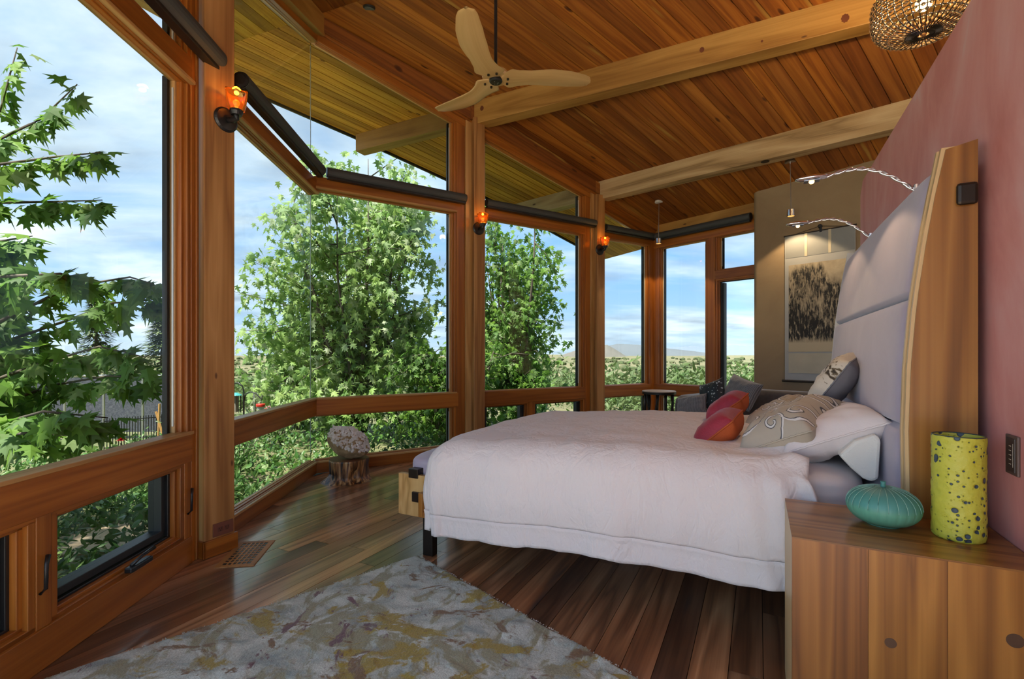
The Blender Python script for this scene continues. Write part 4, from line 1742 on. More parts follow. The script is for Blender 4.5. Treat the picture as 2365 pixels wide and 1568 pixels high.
def pat_mat(name, base, line, white):
    """beige linen printed with white scrolls outlined in charcoal"""
    m, nt, b = base_mat(name)
    L = nt.links.new
    uv = node(nt, 'ShaderNodeUVMap')

    def scroll(cx_, cy_, sc_, turns, flip):
        mp_ = node(nt, 'ShaderNodeMapping')
        mp_.inputs['Location'].default_value = (-cx_ * 1, -cy_ * 1, 0)
        L(uv.outputs[0], mp_.inputs[0])
        ln = node(nt, 'ShaderNodeVectorMath', operation='LENGTH')
        L(mp_.outputs[0], ln.inputs[0])
        sp_ = node(nt, 'ShaderNodeSeparateXYZ')
        L(mp_.outputs[0], sp_.inputs[0])
        at = node(nt, 'ShaderNodeMath', operation='ARCTAN2')
        L(sp_.outputs[1], at.inputs[0])
        L(sp_.outputs[0], at.inputs[1])
        m1 = node(nt, 'ShaderNodeMath', operation='MULTIPLY')
        m1.inputs[1].default_value = flip / (2 * PI)
        L(at.outputs[0], m1.inputs[0])
        m2 = node(nt, 'ShaderNodeMath', operation='MULTIPLY_ADD')
        m2.inputs[1].default_value = turns / sc_
        L(ln.outputs['Value'], m2.inputs[0])
        L(m1.outputs[0], m2.inputs[2])
        fr_ = node(nt, 'ShaderNodeMath', operation='FRACT')
        L(m2.outputs[0], fr_.inputs[0])
        sb = node(nt, 'ShaderNodeMath', operation='SUBTRACT')
        sb.inputs[1].default_value = .5
        L(fr_.outputs[0], sb.inputs[0])
        ab = node(nt, 'ShaderNodeMath', operation='ABSOLUTE')
        L(sb.outputs[0], ab.inputs[0])
        # fade outside the radius
        gt = node(nt, 'ShaderNodeMath', operation='GREATER_THAN')
        gt.inputs[1].default_value = sc_
        L(ln.outputs['Value'], gt.inputs[0])
        ad_ = node(nt, 'ShaderNodeMath', operation='ADD')
        L(ab.outputs[0], ad_.inputs[0])
        L(gt.outputs[0], ad_.inputs[1])
        return ad_.outputs[0]
    outs = [scroll(.07, -.03, .04, 1.3, 1), scroll(-.06, .05, .045, 1.3, 1), scroll(-.05, -.22, .06, 1.5, -1), scroll(.2, .02, .055, 1.4, 1), scroll(-.22, .02, .055, 1.4, -1), scroll(.22, .22, .06, 1.4, 1), scroll(-.22, -.22, .05, 1.4, 1), scroll(-.22, .22, .06, 1.4, 1), scroll(.22, -.22, .06, 1.4, 1), scroll(-.14, -.10, .085, 1.6, 1), scroll(.0, .02, .075, 1.6, -1), scroll(.14, .12, .08, 1.6, 1), scroll(-.14, .13, .085, 1.6, -1), scroll(.13, -.11, .085, 1.6, -1), scroll(.0, .2, .07, 1.5, 1), scroll(.0, -.2, .07, 1.5, 1)]
    cur = outs[0]
    for o2 in outs[1:]:
        mn = node(nt, 'ShaderNodeMath', operation='MINIMUM')
        L(cur, mn.inputs[0])
        L(o2, mn.inputs[1])
        cur = mn.outputs[0]
    r = node(nt, 'ShaderNodeValToRGB')
    setramp(r, [(0, white), (.09, white), (.10, line), (.17, line), (.18, base)])
    r.color_ramp.interpolation = 'CONSTANT'
    L(cur, r.inputs[0])
    L(r.outputs[0], b.inputs['Base Color'])
    b.inputs['Roughness'].default_value = .85
    return m


def cream_mat():
    m, nt, b = base_mat('cream_beaded_cover')
    L = nt.links.new
    uv = node(nt, 'ShaderNodeUVMap')
    sp_ = node(nt, 'ShaderNodeSeparateXYZ')
    L(uv.outputs[0], sp_.inputs[0])
    n = node(nt, 'ShaderNodeTexNoise')
    n.inputs['Scale'].default_value = 60
    n.inputs['Detail'].default_value = 4
    L(uv.outputs[0], n.inputs['Vector'])
    # beaded band: distance of v from +.09
    sb = node(nt, 'ShaderNodeMath', operation='SUBTRACT')
    sb.inputs[1].default_value = .06
    L(sp_.outputs[1], sb.inputs[0])
    ab = node(nt, 'ShaderNodeMath', operation='ABSOLUTE')
    L(sb.outputs[0], ab.inputs[0])
    ml_ = node(nt, 'ShaderNodeMath', operation='MULTIPLY_ADD')
    ml_.inputs[1].default_value = 3.4
    L(ab.outputs[0], ml_.inputs[0])
    L(n.outputs['Fac'], ml_.inputs[2])
    r = node(nt, 'ShaderNodeValToRGB')
    setramp(r, [(.42, (.035, .02, .008)), (.52, (.12, .08, .035)), (.60, (.56, .49, .40))])
    L(ml_.outputs[0], r.inputs[0])
    L(r.outputs[0], b.inputs['Base Color'])
    b.inputs['Roughness'].default_value = .55
    bp = node(nt, 'ShaderNodeBump')
    bp.inputs['Strength'].default_value = .5
    bp.inputs['Distance'].default_value = .004
    L(n.outputs['Fac'], bp.inputs['Height'])
    L(bp.outputs[0], b.inputs['Normal'])
    return m


def striped(name, c1, c2, sc_=26):
    m, nt, b = base_mat(name)
    L = nt.links.new
    uv = node(nt, 'ShaderNodeUVMap')
    w_ = node(nt, 'ShaderNodeTexWave')
    w_.inputs['Scale'].default_value = sc_
    w_.inputs['Distortion'].default_value = 2.5
    L(uv.outputs[0], w_.inputs['Vector'])
    r = node(nt, 'ShaderNodeValToRGB')
    setramp(r, [(.3, c1), (.7, c2)])
    L(w_.outputs['Fac'], r.inputs[0])
    L(r.outputs[0], b.inputs['Base Color'])
    b.inputs['Roughness'].default_value = .7
    b.inputs['Sheen Weight'].default_value = .4
    return m


def spotted():
    m, nt, b = base_mat('black_white_speckle')
    L = nt.links.new
    uv = node(nt, 'ShaderNodeUVMap')
    w_ = node(nt, 'ShaderNodeTexVoronoi')
    w_.inputs['Scale'].default_value = 38
    L(uv.outputs[0], w_.inputs['Vector'])
    n = node(nt, 'ShaderNodeTexNoise')
    n.inputs['Scale'].default_value = 9
    L(uv.outputs[0], n.inputs['Vector'])
    ad_ = node(nt, 'ShaderNodeMath', operation='ADD')
    L(w_.outputs['Distance'], ad_.inputs[0])
    L(n.outputs['Fac'], ad_.inputs[1])
    r = node(nt, 'ShaderNodeValToRGB')
    setramp(r, [(.66, (.5, .52, .5)), (.78, (.015, .018, .02))])
    L(ad_.outputs[0], r.inputs[0])
    L(r.outputs[0], b.inputs['Base Color'])
    b.inputs['Roughness'].default_value = .6
    return m


BEIGE = plain('beige_linen', (.42, .36, .28), .85, bump=.2, bscale=300)
PAT = pat_mat('scroll_print', (.40, .345, .275), (.075, .075, .085), (.62, .60, .58))


def lean(pnb, pnt, Y, depth, yaw=.40, lift=.16):
    """near edge from pixels at room Y; returns centre, along-bed axis, height axis and half sizes"""
    a_, b_3 = onY(pnb[0], pnb[1], Y), onY(pnt[0], pnt[1], Y)
    up = (b_3 - a_)
    dv = (EY * math.cos(yaw) + EX * math.sin(yaw) + EZ * lift).normalized()
    c = (a_ + b_3) / 2 + dv * depth / 2
    return c, -dv, up, depth / 2, up.length / 2


PG = 'pillows piled on the bed'
c, ax, ay, hw, hh = lean((1816, 1050), (2050, 980), 2.33, .56, .10, -.03)
pillow(c + EZ * .005, ax, ay, hw, hh + .012, .088, M['sheet'], M['sheet'], 'pale pink sleeping pillow leaning low on the headboard', PG, seed=3, wr=.014, pinch=.06)
c, ax, ay, hw, hh = lean((1708, 1052), (1866, 992), 2.38, .50, .36, .17)
pillow(c + EZ * .0, ax, ay, hw, hh + .02, .105, PAT, BEIGE, 'beige scroll print pillow overlapping the pale pink pillow', PG, seed=8, wr=.012, pinch=.05)
c, ax, ay, hw, hh = lean((1724, 996), (1822, 954), 3.10, .56, .25, .05)
pillow(c + EZ * .0, ax, ay, hw, hh + .03, .085, PAT, BEIGE, 'beige scroll print pillow below the beaded cream cushion', PG, seed=14, wr=.01, pinch=.05)
c, ax, ay, hw, hh = lean((1606, 1040), (1690, 974), 2.52, .33, .10, .06)
pillow(c, ax, ay, hw, hh + .008, .072, M['red'], M['orange'], 'crimson velvet cushion with orange back, in front of its twin', PG, 'cushion', seed=21, cat='cushion', wr=.004, pinch=.06)
c, ax, ay, hw, hh = lean((1640, 972), (1702, 930), 3.15, .33, .10, .05)
pillow(c, ax, ay, hw, hh + .03, .072, M['red'], M['orange'], 'crimson velvet cushion with orange back, half hidden behind its twin', PG, 'cushion', seed=25, cat='cushion', wr=.004, pinch=.06)
c, ax, ay, hw, hh = lean((1868, 950), (1966, 836), 2.78, .37, .30, .14)
pillow(c - EX * .0, ax, ay, hw, hh, .07, cream_mat(), M['greysatin'], 'cream cushion with brown beaded band propped against headboard', PG, 'cushion', seed=31, cat='cushion', wr=.009, pinch=.07)
# contour foam pillow
fpx = [(1938, 1052), (1975, 1018), (2024, 1002), (2036, 1016), (2030, 1108), (2014, 1114), (1994, 1106), (1966, 1082)]
poly = [onY(x_, y_, 2.30) for x_, y_ in fpx]
fo = MB().prism(poly, EY * .55).build('foam_pillow', M['foam'], bevel=.012)
tag(fo, 'white contoured foam pillow wedged under the pale pink pillow', 'pillow', PG)

# ------------------------------------------------------------------ reading lamps on the headboard
def reading_lamp(base, head, label):
    t = empty('reading_lamp', base, label, 'reading lamp', 'bent chrome reading lamps')
    d = head - base
    pts1, pts2 = [], []
    for i in range(25):
        f_ = i / 24
        p = base + d * f_ + EZ * (.075 * math.sin(PI * f_) * (1 - .2 * f_))
        a_ = f_ * 26
        o = V((0, math.cos(a_), math.sin(a_))) * .006
        pts1.append(p + o)
        pts2.append(p - o)
    MB().tube(pts1, .0045, 8).build('stem', M['chrome'], t, smooth=True)
    MB().tube(pts2, .0045, 8).build('stem', M['chrome'], t, smooth=True)
    MB().lathe([(.012, -.012), (.012, .03)], base, EZ, 14).build('collar', M['chrome'], t)
    hd = MB()

    def fn(u_, v_):
        a_ = 2 * PI * u_
        x_ = -.062 * math.cos(PI * v_)
        r_ = .026 * math.sin(PI * v_) ** .7
        return head - EX * .03 + EX * x_ * 1.0 + EY * (r_ * math.cos(a_)) + EZ * (r_ * .5 * math.sin(a_) + .006)
    hd.grid(fn, 20, 14, closed_u=True).build('lamp_head', M['chrome'], t, smooth=True)
    MB().lathe([(.009, 0), (.011, .008), (.007, .014)], head - EX * .03 - EZ * .004, -EZ, 16).build('bulb', M['bulb'], t)
    MB().box(head - EX * .03 - EZ * .005, EX, EY, EZ, (-.03, .03), (-.02, .02), (-.004, -.001)).build('lens_plate', M['steel'], t)
    l = bpy.data.lights.new('reading_light', 'SPOT')
    l.energy = 2.2
    l.color = (1, .7, .38)
    l.spot_size = 2.2
    l.shadow_soft_size = .02
    lo_ = bpy.data.objects.new('reading_light', l)
    COL.objects.link(lo_)
    lo_.parent = t
    lo_.location = head - EX * .03 - EZ * .04 - base
    return t


reading_lamp(R(.575, 2.50, 1.86), onY(1893, 412, 2.5), 'curved chrome reading lamp above the crimson cushions, nearer the nightstand')
reading_lamp(R(.575, 3.39, 1.86), onY(1856, 517, 3.39), 'curved chrome reading lamp beside the hanging scroll')

# ------------------------------------------------------------------ nightstand and vases
NX0, NX1, NY0, NY1, NZ = .09, .655, 1.684, 2.068, .65
ns = empty('nightstand', R(.37, 1.88, 0), 'solid walnut nightstand with waterfall edges beside the bed', 'nightstand')
NYB = 2.12
poly = [R(NX0, NY0, NZ - .001), R(NX1, NY0, NZ - .001), R(NX1, NY1, NZ - .001), R(.44, NY1, NZ - .001), R(.44, NYB, NZ - .001), R(NX0, NYB, NZ - .001)]
mb = MB().prism([p - EZ * .004 for p in poly], EZ * .005)
mb.uv = [[(V(mb.v[i]).dot(EX), V(mb.v[i]).dot(EY) + V(mb.v[i]).z) for i in fc] for fc in mb.f]
mb.build('top', M['walnut'], ns)
MB().box(R(NX0, NY0, 0), EZ, EX, EY, (0, NZ - .005), (0, .02), (.022, NYB - NY0)).build('side_panel', M['maple'], ns)
MB().box(R(.43, NY0, 0), EZ, EX, EY, (0, NZ - .005), (.2, .225), (.022, NY1 - NY0)).build('side_panel', M['walnutside'], ns)
MB().box(R(NX0 + .02, NY1 - .02, 0), EZ, EX, EY, (0, NZ - .005), (0, .5), (0, .02)).build('back_panel', M['walnutside'], ns)
for x0_, x1_ in ((NX0, .278), (.278, .452), (.452, NX1)):
    MB().box(R(x0_, NY0, 0), EZ, EX, EY, (0, NZ - .005), (.0004, x1_ - x0_ - .0004), (0, .022)).build('front_plank', M['walnutside'], ns)
kq = onY(2057, 1485, NY0)
for px_, py_, rr_ in ((2057, 1485, .014), (2345, 1480, .018)):
    q = onY(px_, py_, NY0)
    ob = MB().lathe([(rr_, -.002), (rr_, .0006)], q, -EY, 22).build('knot', plain('knot_dark', (.07, .032, .012), .5, var=.6), ns)

vq = (onz(2165, 1245, NZ) + onz(2280, 1252, NZ)) / 2 + EY * .03


def lime_mat():
    m, nt, b = base_mat('lime_volcanic_glaze')
    L = nt.links.new
    tc = node(nt, 'ShaderNodeTexCoord')
    vo = node(nt, 'ShaderNodeTexVoronoi')
    vo.inputs['Scale'].default_value = 46
    L(tc.outputs['Object'], vo.inputs['Vector'])
    vo2 = node(nt, 'ShaderNodeTexVoronoi')
    vo2.inputs['Scale'].default_value = 95
    L(tc.outputs['Object'], vo2.inputs['Vector'])
    sp_ = node(nt, 'ShaderNodeSeparateXYZ')
    L(vo.outputs['Color'], sp_.inputs[0])
    # crater radius varies from cell to cell
    ml_ = node(nt, 'ShaderNodeMath', operation='MULTIPLY_ADD')
    ml_.inputs[1].default_value = .62
    ml_.inputs[2].default_value = -.17
    L(sp_.outputs[0], ml_.inputs[0])
    lt = node(nt, 'ShaderNodeMath', operation='SUBTRACT')
    L(vo.outputs['Distance'], lt.inputs[0])
    L(ml_.outputs[0], lt.inputs[1])
    sp2 = node(nt, 'ShaderNodeSeparateXYZ')
    L(vo2.outputs['Color'], sp2.inputs[0])
    ml2 = node(nt, 'ShaderNodeMath', operation='MULTIPLY_ADD')
    ml2.inputs[1].default_value = .6
    ml2.inputs[2].default_value = -.25
    L(sp2.outputs[0], ml2.inputs[0])
    lt2 = node(nt, 'ShaderNodeMath', operation='SUBTRACT')
    L(vo2.outputs['Distance'], lt2.inputs[0])
    L(ml2.outputs[0], lt2.inputs[1])
    mn = node(nt, 'ShaderNodeMath', operation='MINIMUM')
    L(lt.outputs[0], mn.inputs[0])
    L(lt2.outputs[0], mn.inputs[1])
    ad_ = node(nt, 'ShaderNodeMath', operation='ADD')
    ad_.inputs[1].default_value = .5
    L(mn.outputs[0], ad_.inputs[0])
    r = node(nt, 'ShaderNodeValToRGB')
    setramp(r, [(.30, (.045, .07, .09)), (.47, (.03, .05, .06)), (.52, (.46, .44, .035)), (.9, (.50, .48, .05))])
    L(ad_.outputs[0], r.inputs[0])
    L(r.outputs[0], b.inputs['Base Color'])
    b.inputs['Roughness'].default_value = .5
    cl = node(nt, 'ShaderNodeMapRange')
    cl.inputs['From Min'].default_value = .4
    cl.inputs['From Max'].default_value = .6
    L(ad_.outputs[0], cl.inputs[0])
    n = node(nt, 'ShaderNodeTexNoise')
    n.inputs['Scale'].default_value = 70
    n.inputs['Detail'].default_value = 4
    L(tc.outputs['Object'], n.inputs['Vector'])
    ad2 = node(nt, 'ShaderNodeMath', operation='MULTIPLY_ADD')
    ad2.inputs[1].default_value = .8
    L(n.outputs['Fac'], ad2.inputs[0])
    L(cl.outputs[0], ad2.inputs[2])
    bp = node(nt, 'ShaderNodeBump')
    bp.inputs['Strength'].default_value = .7
    bp.inputs['Distance'].default_value = .004
    L(ad2.outputs[0], bp.inputs['Height'])
    L(bp.outputs[0], b.inputs['Normal'])
    return m


VR = .0625
vtop = EYE + (HY - 1005) / F * vq.y
vase = empty('cylinder_vase', vq, 'tall lime yellow cylinder vase with dark pitted spots', 'vase')
mb = MB()
prof = [(VR * .9, .0), (VR * .97, .004), (VR, .012)] + [(VR, .012 + (vtop - NZ - .02) * i / 18) for i in range(1, 19)] + [(VR * .99, vtop - NZ), (VR * .93, vtop - NZ), (VR * .91, vtop - NZ - .01), (VR * .9, .03), (0.001, .028)]


def vfn(u_, v_):
    i = v_ * (len(prof) - 1)
    i0 = min(int(i), len(prof) - 2)
    f_ = i - i0
    r_ = prof[i0][0] * (1 - f_) + prof[i0 + 1][0] * f_
    h_ = prof[i0][1] * (1 - f_) + prof[i0 + 1][1] * f_
    a_ = 2 * PI * u_
    if r_ > VR * .95:
        r_ += .0022 * nz(math.cos(a_) * 4, math.sin(a_) * 4, h_ * 55)
    return V((r_ * math.cos(a_), r_ * math.sin(a_), h_))


mb.grid(vfn, 56, len(prof) * 3, closed_u=True)
ob = mb.build('vase_body', lime_mat(), vase, smooth=True)
ob.location = (0, 0, 0)
MB().tube([vq + V((VR * .96 * math.cos(a_ * PI / 20), VR * .96 * math.sin(a_ * PI / 20), vtop - NZ)) for a_ in range(41)], .0022, 6).build('rim', plain('glaze_dark', (.03, .05, .05), .4), vase, smooth=True)

gq = onz(2048, 1222, NZ) + EY * .05
gou = empty('gourd_vase', gq, 'squat teal green ribbed vase with a tiny neck', 'vase')
GR, GH = .100, .122


def teal_mat():
    m, nt, b = base_mat('teal_celadon')
    L = nt.links.new
    tc = node(nt, 'ShaderNodeTexCoord')
    sp_ = node(nt, 'ShaderNodeSeparateXYZ')
    L(tc.outputs['Object'], sp_.inputs[0])
    r = node(nt, 'ShaderNodeValToRGB')
    mr = node(nt, 'ShaderNodeMapRange')
    mr.inputs['From Max'].default_value = .14
    L(sp_.outputs['Z'], mr.inputs[0])
    setramp(r, [(.0, (.10, .30, .20)), (.40, (.11, .33, .22)), (.52, (.07, .26, .215)), (1, (.055, .22, .20))])
    L(mr.outputs[0], r.inputs[0])
    L(r.outputs[0], b.inputs['Base Color'])
    b.inputs['Roughness'].default_value = .5
    return m


M['teal'] = teal_mat()
mb = MB()


def gfn(u_, v_):
    a_ = 2 * PI * u_
    ph = PI * (v_ - .5)
    r_ = GR * max(.0, math.cos(ph)) ** .78
    z = GH * (.5 + .5 * math.sin(ph))
    rib = abs(math.sin(a_ * 12))
    r_ *= 1 - .018 * (1 - min(1, rib * 4)) * math.cos(ph)
    if v_ < .12:
        r_ = max(r_, .045)
        z = max(z, .002 if v_ < .03 else z)
    return V((r_ * math.cos(a_), r_ * math.sin(a_), z))


mb.grid(gfn, 144, 30, closed_u=True)
ob = mb.build('vase_body', M['teal'], gou, smooth=True)
ob.location = (0, 0, 0)
ob = MB().lathe([(.006, 0), (.0075, .004), (.0065, .014), (.008, .02), (.005, .02), (.004, .008)], gq + EZ * (GH - .003), EZ, 16).build('neck', M['teal'], gou, smooth=True)
ribs = MB()
for i in range(24):
    a_ = 2 * PI * i / 24
    ribs.tube([gq + V(((GR * math.cos(ph) ** .78 + .0006) * math.cos(a_), (GR * math.cos(ph) ** .78 + .0006) * math.sin(a_), GH * (.5 + .5 * math.sin(ph)) + .0005)) for ph in [PI * (v_ - .5) for v_ in (.5, .55, .6, .66, .72, .78, .84, .9, .95)]], .0009, 4)
ribs.build('rib_lines', plain('teal_pale', (.25, .47, .38), .5), gou, smooth=True)

# ------------------------------------------------------------------ rug
def rug_mat():
    m, nt, b = base_mat('abstract_rug')
    L = nt.links.new
    tc = node(nt, 'ShaderNodeTexCoord')

    def nzz(scale, stretch, loc, detail=6, dist=.8, rough=.6):
        mp_ = node(nt, 'ShaderNodeMapping')
        mp_.inputs['Scale'].default_value = stretch
        mp_.inputs['Location'].default_value = loc
        L(tc.outputs['Object'], mp_.inputs[0])
        n = node(nt, 'ShaderNodeTexNoise')
        n.inputs['Scale'].default_value = scale
        n.inputs['Detail'].default_value = detail
        n.inputs['Roughness'].default_value = rough
        n.inputs['Distortion'].default_value = dist
        L(mp_.outputs[0], n.inputs['Vector'])
        return n.outputs['Fac']

    def mask(fac, lo_, hi_):
        r = node(nt, 'ShaderNodeValToRGB')
        setramp(r, [(lo_, g(0)), (hi_, g(1))])
        L(fac, r.inputs[0])
        return r.outputs[0]

    def over(col, fac, c2):
        mx = node(nt, 'ShaderNodeMixRGB')
        L(fac, mx.inputs[0])
        L(col, mx.inputs[1])
        mx.inputs[2].default_value = tuple(c2) + (1,)
        return mx.outputs[0]
    r = node(nt, 'ShaderNodeValToRGB')
    setramp(r, [(.35, (.25, .29, .265)), (.48, (.42, .45, .39)), (.60, (.54, .57, .50))])
    L(nzz(5, (1, 1.5, 1), (0, 0, 0)), r.inputs[0])
    col = r.outputs[0]
    col = over(col, mask(nzz(3.2, (1.4, 1, 1), (3, 1, 0), 8, 1.0, .65), .49, .55), (.28, .265, .155))
    col = over(col, mask(nzz(2.6, (1, 1.3, 1), (7.3, 2.2, 0), 8, 1.2, .65), .53, .57), (.32, .235, .03))
    col = over(col, mask(nzz(2.8, (1, 1.6, 1), (1.2, 9.1, 0), 8, 1.3, .65), .57, .61), (.19, .11, .045))
    col = over(col, mask(nzz(3.1, (1.3, 1.0, 1), (5.5, 4.4, 0), 8, 1.3, .65), .61, .64), (.15, .075, .08))
    col = over(col, mask(nzz(3.4, (1, 1.4, 1), (8.5, 6.6, 0), 8, 1.4, .65), .63, .67), (.50, .52, .49))
    # fibre speckle
    sp_ = node(nt, 'ShaderNodeMixRGB', blend_type='MULTIPLY')
    sp_.inputs[0].default_value = .55
    L(col, sp_.inputs[1])
    rr = node(nt, 'ShaderNodeValToRGB')
    setramp(rr, [(.3, g(.5)), (.65, g(1.15))])
    L(nzz(170, (1, 1, 1), (0, 0, 0), 3, 0), rr.inputs[0])
    L(rr.outputs[0], sp_.inputs[2])
    L(sp_.outputs[0], b.inputs['Base Color'])
    b.inputs['Roughness'].default_value = .95
    b.inputs['Sheen Weight'].default_value = .2
    bp = node(nt, 'ShaderNodeBump')
    bp.inputs['Strength'].default_value = .9
    bp.inputs['Distance'].default_value = .006
    L(nzz(120, (1, 1, 1), (0, 0, 0), 4, 0), bp.inputs['Height'])
    L(bp.outputs[0], b.inputs['Normal'])
    return m


rc = onz(965, 1286, .0)
r1 = (onz(1470, 1568, 0) - rc).normalized()
r2 = V((-r1.y, r1.x, 0)) * -1
if r2.dot(onz(220, 1568, 0) - rc) < 0:
    r2 = -r2
RL, RW = 1.83, 2.3
nR = 230
mb = MB()


def rugfn(u_, v_):
    p = rc + r1 * (RL * u_) + r2 * (RW * v_)
    e = min(u_ * RL, v_ * RW, (1 - u_) * RL, (1 - v_) * RW)
    h_ = .011 + .004 * nz(p.x * 9, p.y * 9, 1) + .005 * (1 if nz(p.x * 6, p.y * 6, 4) + .5 * nz(p.x * 17, p.y * 17, 2) > .02 else 0) + .0018 * nz(p.x * 90, p.y * 90, 3)
    h_ *= min(1, .35 + e / .012)
    w_ = .003 * nz(p.x * 60, p.y * 60, 8) if e < .005 else 0
    return p + EZ * max(.004, h_) + r1 * w_ + r2 * w_


mb.grid(rugfn, nR, int(nR * 1.2))
rug = empty('area_rug', rc, 'abstract grey rug with mustard, brown and plum patches', 'rug')
mb.build('pile', rug_mat(), rug, smooth=True, fix=False)
mb = MB().box(rc, r1, r2, EZ, (.002, RL - .002), (.002, RW - .002), (.0005, .006)).build('backing', plain('rug_backing', (.36, .35, .3), .95), rug)
fr = MB()
rr_ = random.Random(5)
for k in range(420):
    t_ = rr_.random()
    if rr_.random() < .6:
        p = rc + r1 * (RL * t_) - r2 * .001
        d = -r2
    else:
        p = rc + r2 * (RW * t_) - r1 * .001
        d = -r1
    fr.tube([p + EZ * .008, p + d * rr_.uniform(.002, .007) + r1 * rr_.uniform(-.004, .004) + EZ * rr_.uniform(.006, .012)], [.0022, .0012], 4)
ob = fr.build('edge_fuzz', plain('rug_fuzz', (.45, .44, .38), .95), rug, fix=False)
ob['kind'] = 'stuff'

# ------------------------------------------------------------------ stump and crystal
sc_ = onz(806, 1108, 0)
sr = .165


def stump_mat():
    m, nt, b = base_mat('polished_stump')
    L = nt.links.new
    tc = node(nt, 'ShaderNodeTexCoord')
    mp_ = node(nt, 'ShaderNodeMapping')
    mp_.inputs['Scale'].default_value = (22, 22, 3.2)
    L(tc.outputs['Object'], mp_.inputs[0])
    n = node(nt, 'ShaderNodeTexNoise')
    n.inputs['Scale'].default_value = 1.4
    n.inputs['Detail'].default_value = 6
    n.inputs['Distortion'].default_value = .6
    L(mp_.outputs[0], n.inputs['Vector'])
    r = node(nt, 'ShaderNodeValToRGB')
    setramp(r, [(.36, (.012, .008, .006)), (.46, (.10, .038, .010)), (.56, (.30, .14, .04)), (.70, (.52, .36, .18))])
    L(n.outputs['Fac'], r.inputs[0])
    L(r.outputs[0], b.inputs['Base Color'])
    b.inputs['Roughness'].default_value = .45
    b.inputs['Coat Weight'].default_value = .15
    bp = node(nt, 'ShaderNodeBump')
    bp.inputs['Strength'].default_value = .6
    bp.inputs['Distance'].default_value = .012
    L(n.outputs['Fac'], bp.inputs['Height'])
    L(bp.outputs[0], b.inputs['Normal'])
    return m


stump = empty('stump_stool', sc_, 'polished tree stump stool holding a crystal rock', 'stool')
mb = MB()
SH = EYE + (HY - 1058) / F * (sc_.y) - 0.0


def stfn(u_, v_):
    a_ = 2 * PI * u_
    h_ = SH * v_
    r_ = sr * (1.04 + .22 * max(0, 1 - v_ * 3.2) ** 2 + .05 * v_)
    r_ *= 1 + .06 * nz(math.cos(a_) * 1.6, math.sin(a_) * 1.6, 2) + .025 * math.sin(a_ * 9 + 2 * nz(a_, v_ * 2)) + .012 * nz(a_ * 9, v_ * 5)
    r_ += .05 * max(0, math.cos(a_ - 3.6)) ** 4 * max(0, 1 - v_ * 2.6)
    # hollow on the right front
    r_ -= .035 * math.exp(-((a_ - 5.35) / .22) ** 2) * math.exp(-((v_ - .35) / .3) ** 2)
    if v_ > .97:
        r_ *= .985
    return V((r_ * math.cos(a_), r_ * math.sin(a_), h_))


mb.grid(stfn, 90, 36, closed_u=True)
ob = mb.build('trunk', stump_mat(), stump, smooth=True)
ob.location = (0, 0, 0)
top = MB()
ring = [stfn(i / 90, 1) for i in range(90)]
top.v = [tuple(p) for p in ring]
top.f = [tuple(range(90))]
top.uv = [[(p.x, p.y) for p in ring]]
ob = top.build('cut_top', plain('stump_top', (.16, .05, .018), .5, coat=.1, var=.3), stump)
ob.location = (0, 0, 0)

rk = sc_ + V((-.005, 0, SH))
rock = empty('crystal_cluster', rk, 'white quartz crystal cluster on tan rock resting on the stump', 'rock')
RCK = mottled('tan_matrix', [(.3, (.22, .14, .06)), (.7, (.40, .28, .15))], scale=16, rough=.85, bump=.6, bscale=40)
QTZ = mottled('quartz', [(.3, (.52, .46, .40)), (.6, (.74, .70, .66))], scale=14, rough=.3, bump=.2, bscale=60)
mb = MB()


def rkfn(u_, v_):
    a_, ph = 2 * PI * u_, PI * (v_ - .5)
    d = V((math.cos(a_) * math.cos(ph), math.sin(a_) * math.cos(ph), math.sin(ph)))
    s_ = V((d.x * .215, d.y * .145, d.z * .135))
    q_ = V((s_.x * .94 + s_.z * .0, s_.y, s_.z))
    # tilt: higher on the left
    c2, s2 = math.cos(.50), math.sin(.50)
    q_ = V((q_.x * c2 + q_.z * s2, q_.y, -q_.x * s2 + q_.z * c2))
    k = 1 + .10 * nz(d.x * 2, d.y * 2, d.z * 2) + .05 * nz(d.x * 6, d.y * 6, d.z * 6)
    q_ = q_ * k + V((0, 0, .150))
    q_.z = max(q_.z, .004)
    return q_


mb.grid(rkfn, 60, 40, closed_u=True)
ob = mb.build('rock_matrix', RCK, rock, smooth=True)
ob.location = (0, 0, 0)
cr = MB()
rr_ = random.Random(11)
cnt = 0
while cnt < 800:
    u_, v_ = rr_.random(), rr_.uniform(.34, .99)
    p = rkfn(u_, v_)
    c_ = V((0, 0, .15))
    d = (p - c_)
    # crystals cover the upper face only
    if d.dot(V((.42, -.25, .88))) < .01:
        continue
    cnt += 1
    d = (d.normalized() + V((rr_.uniform(-1, 1), rr_.uniform(-1, 1), rr_.uniform(-.6, .8)))).normalized()
    ln, rd = rr_.uniform(.010, .022), rr_.uniform(.007, .015)
    if rr_.random() < .05:
        ln, rd = ln * 1.8, rd * 1.2
    p = p - d * .008
    cr.lathe([(rd, -.004), (rd * .95, ln * .6), (rd * .35, ln)], p, d, 6)
ob = cr.build('crystals', QTZ, rock, fix=False)
ob.location = (0, 0, 0)
ob['kind'] = 'stuff'
p = rkfn(.5, .78)

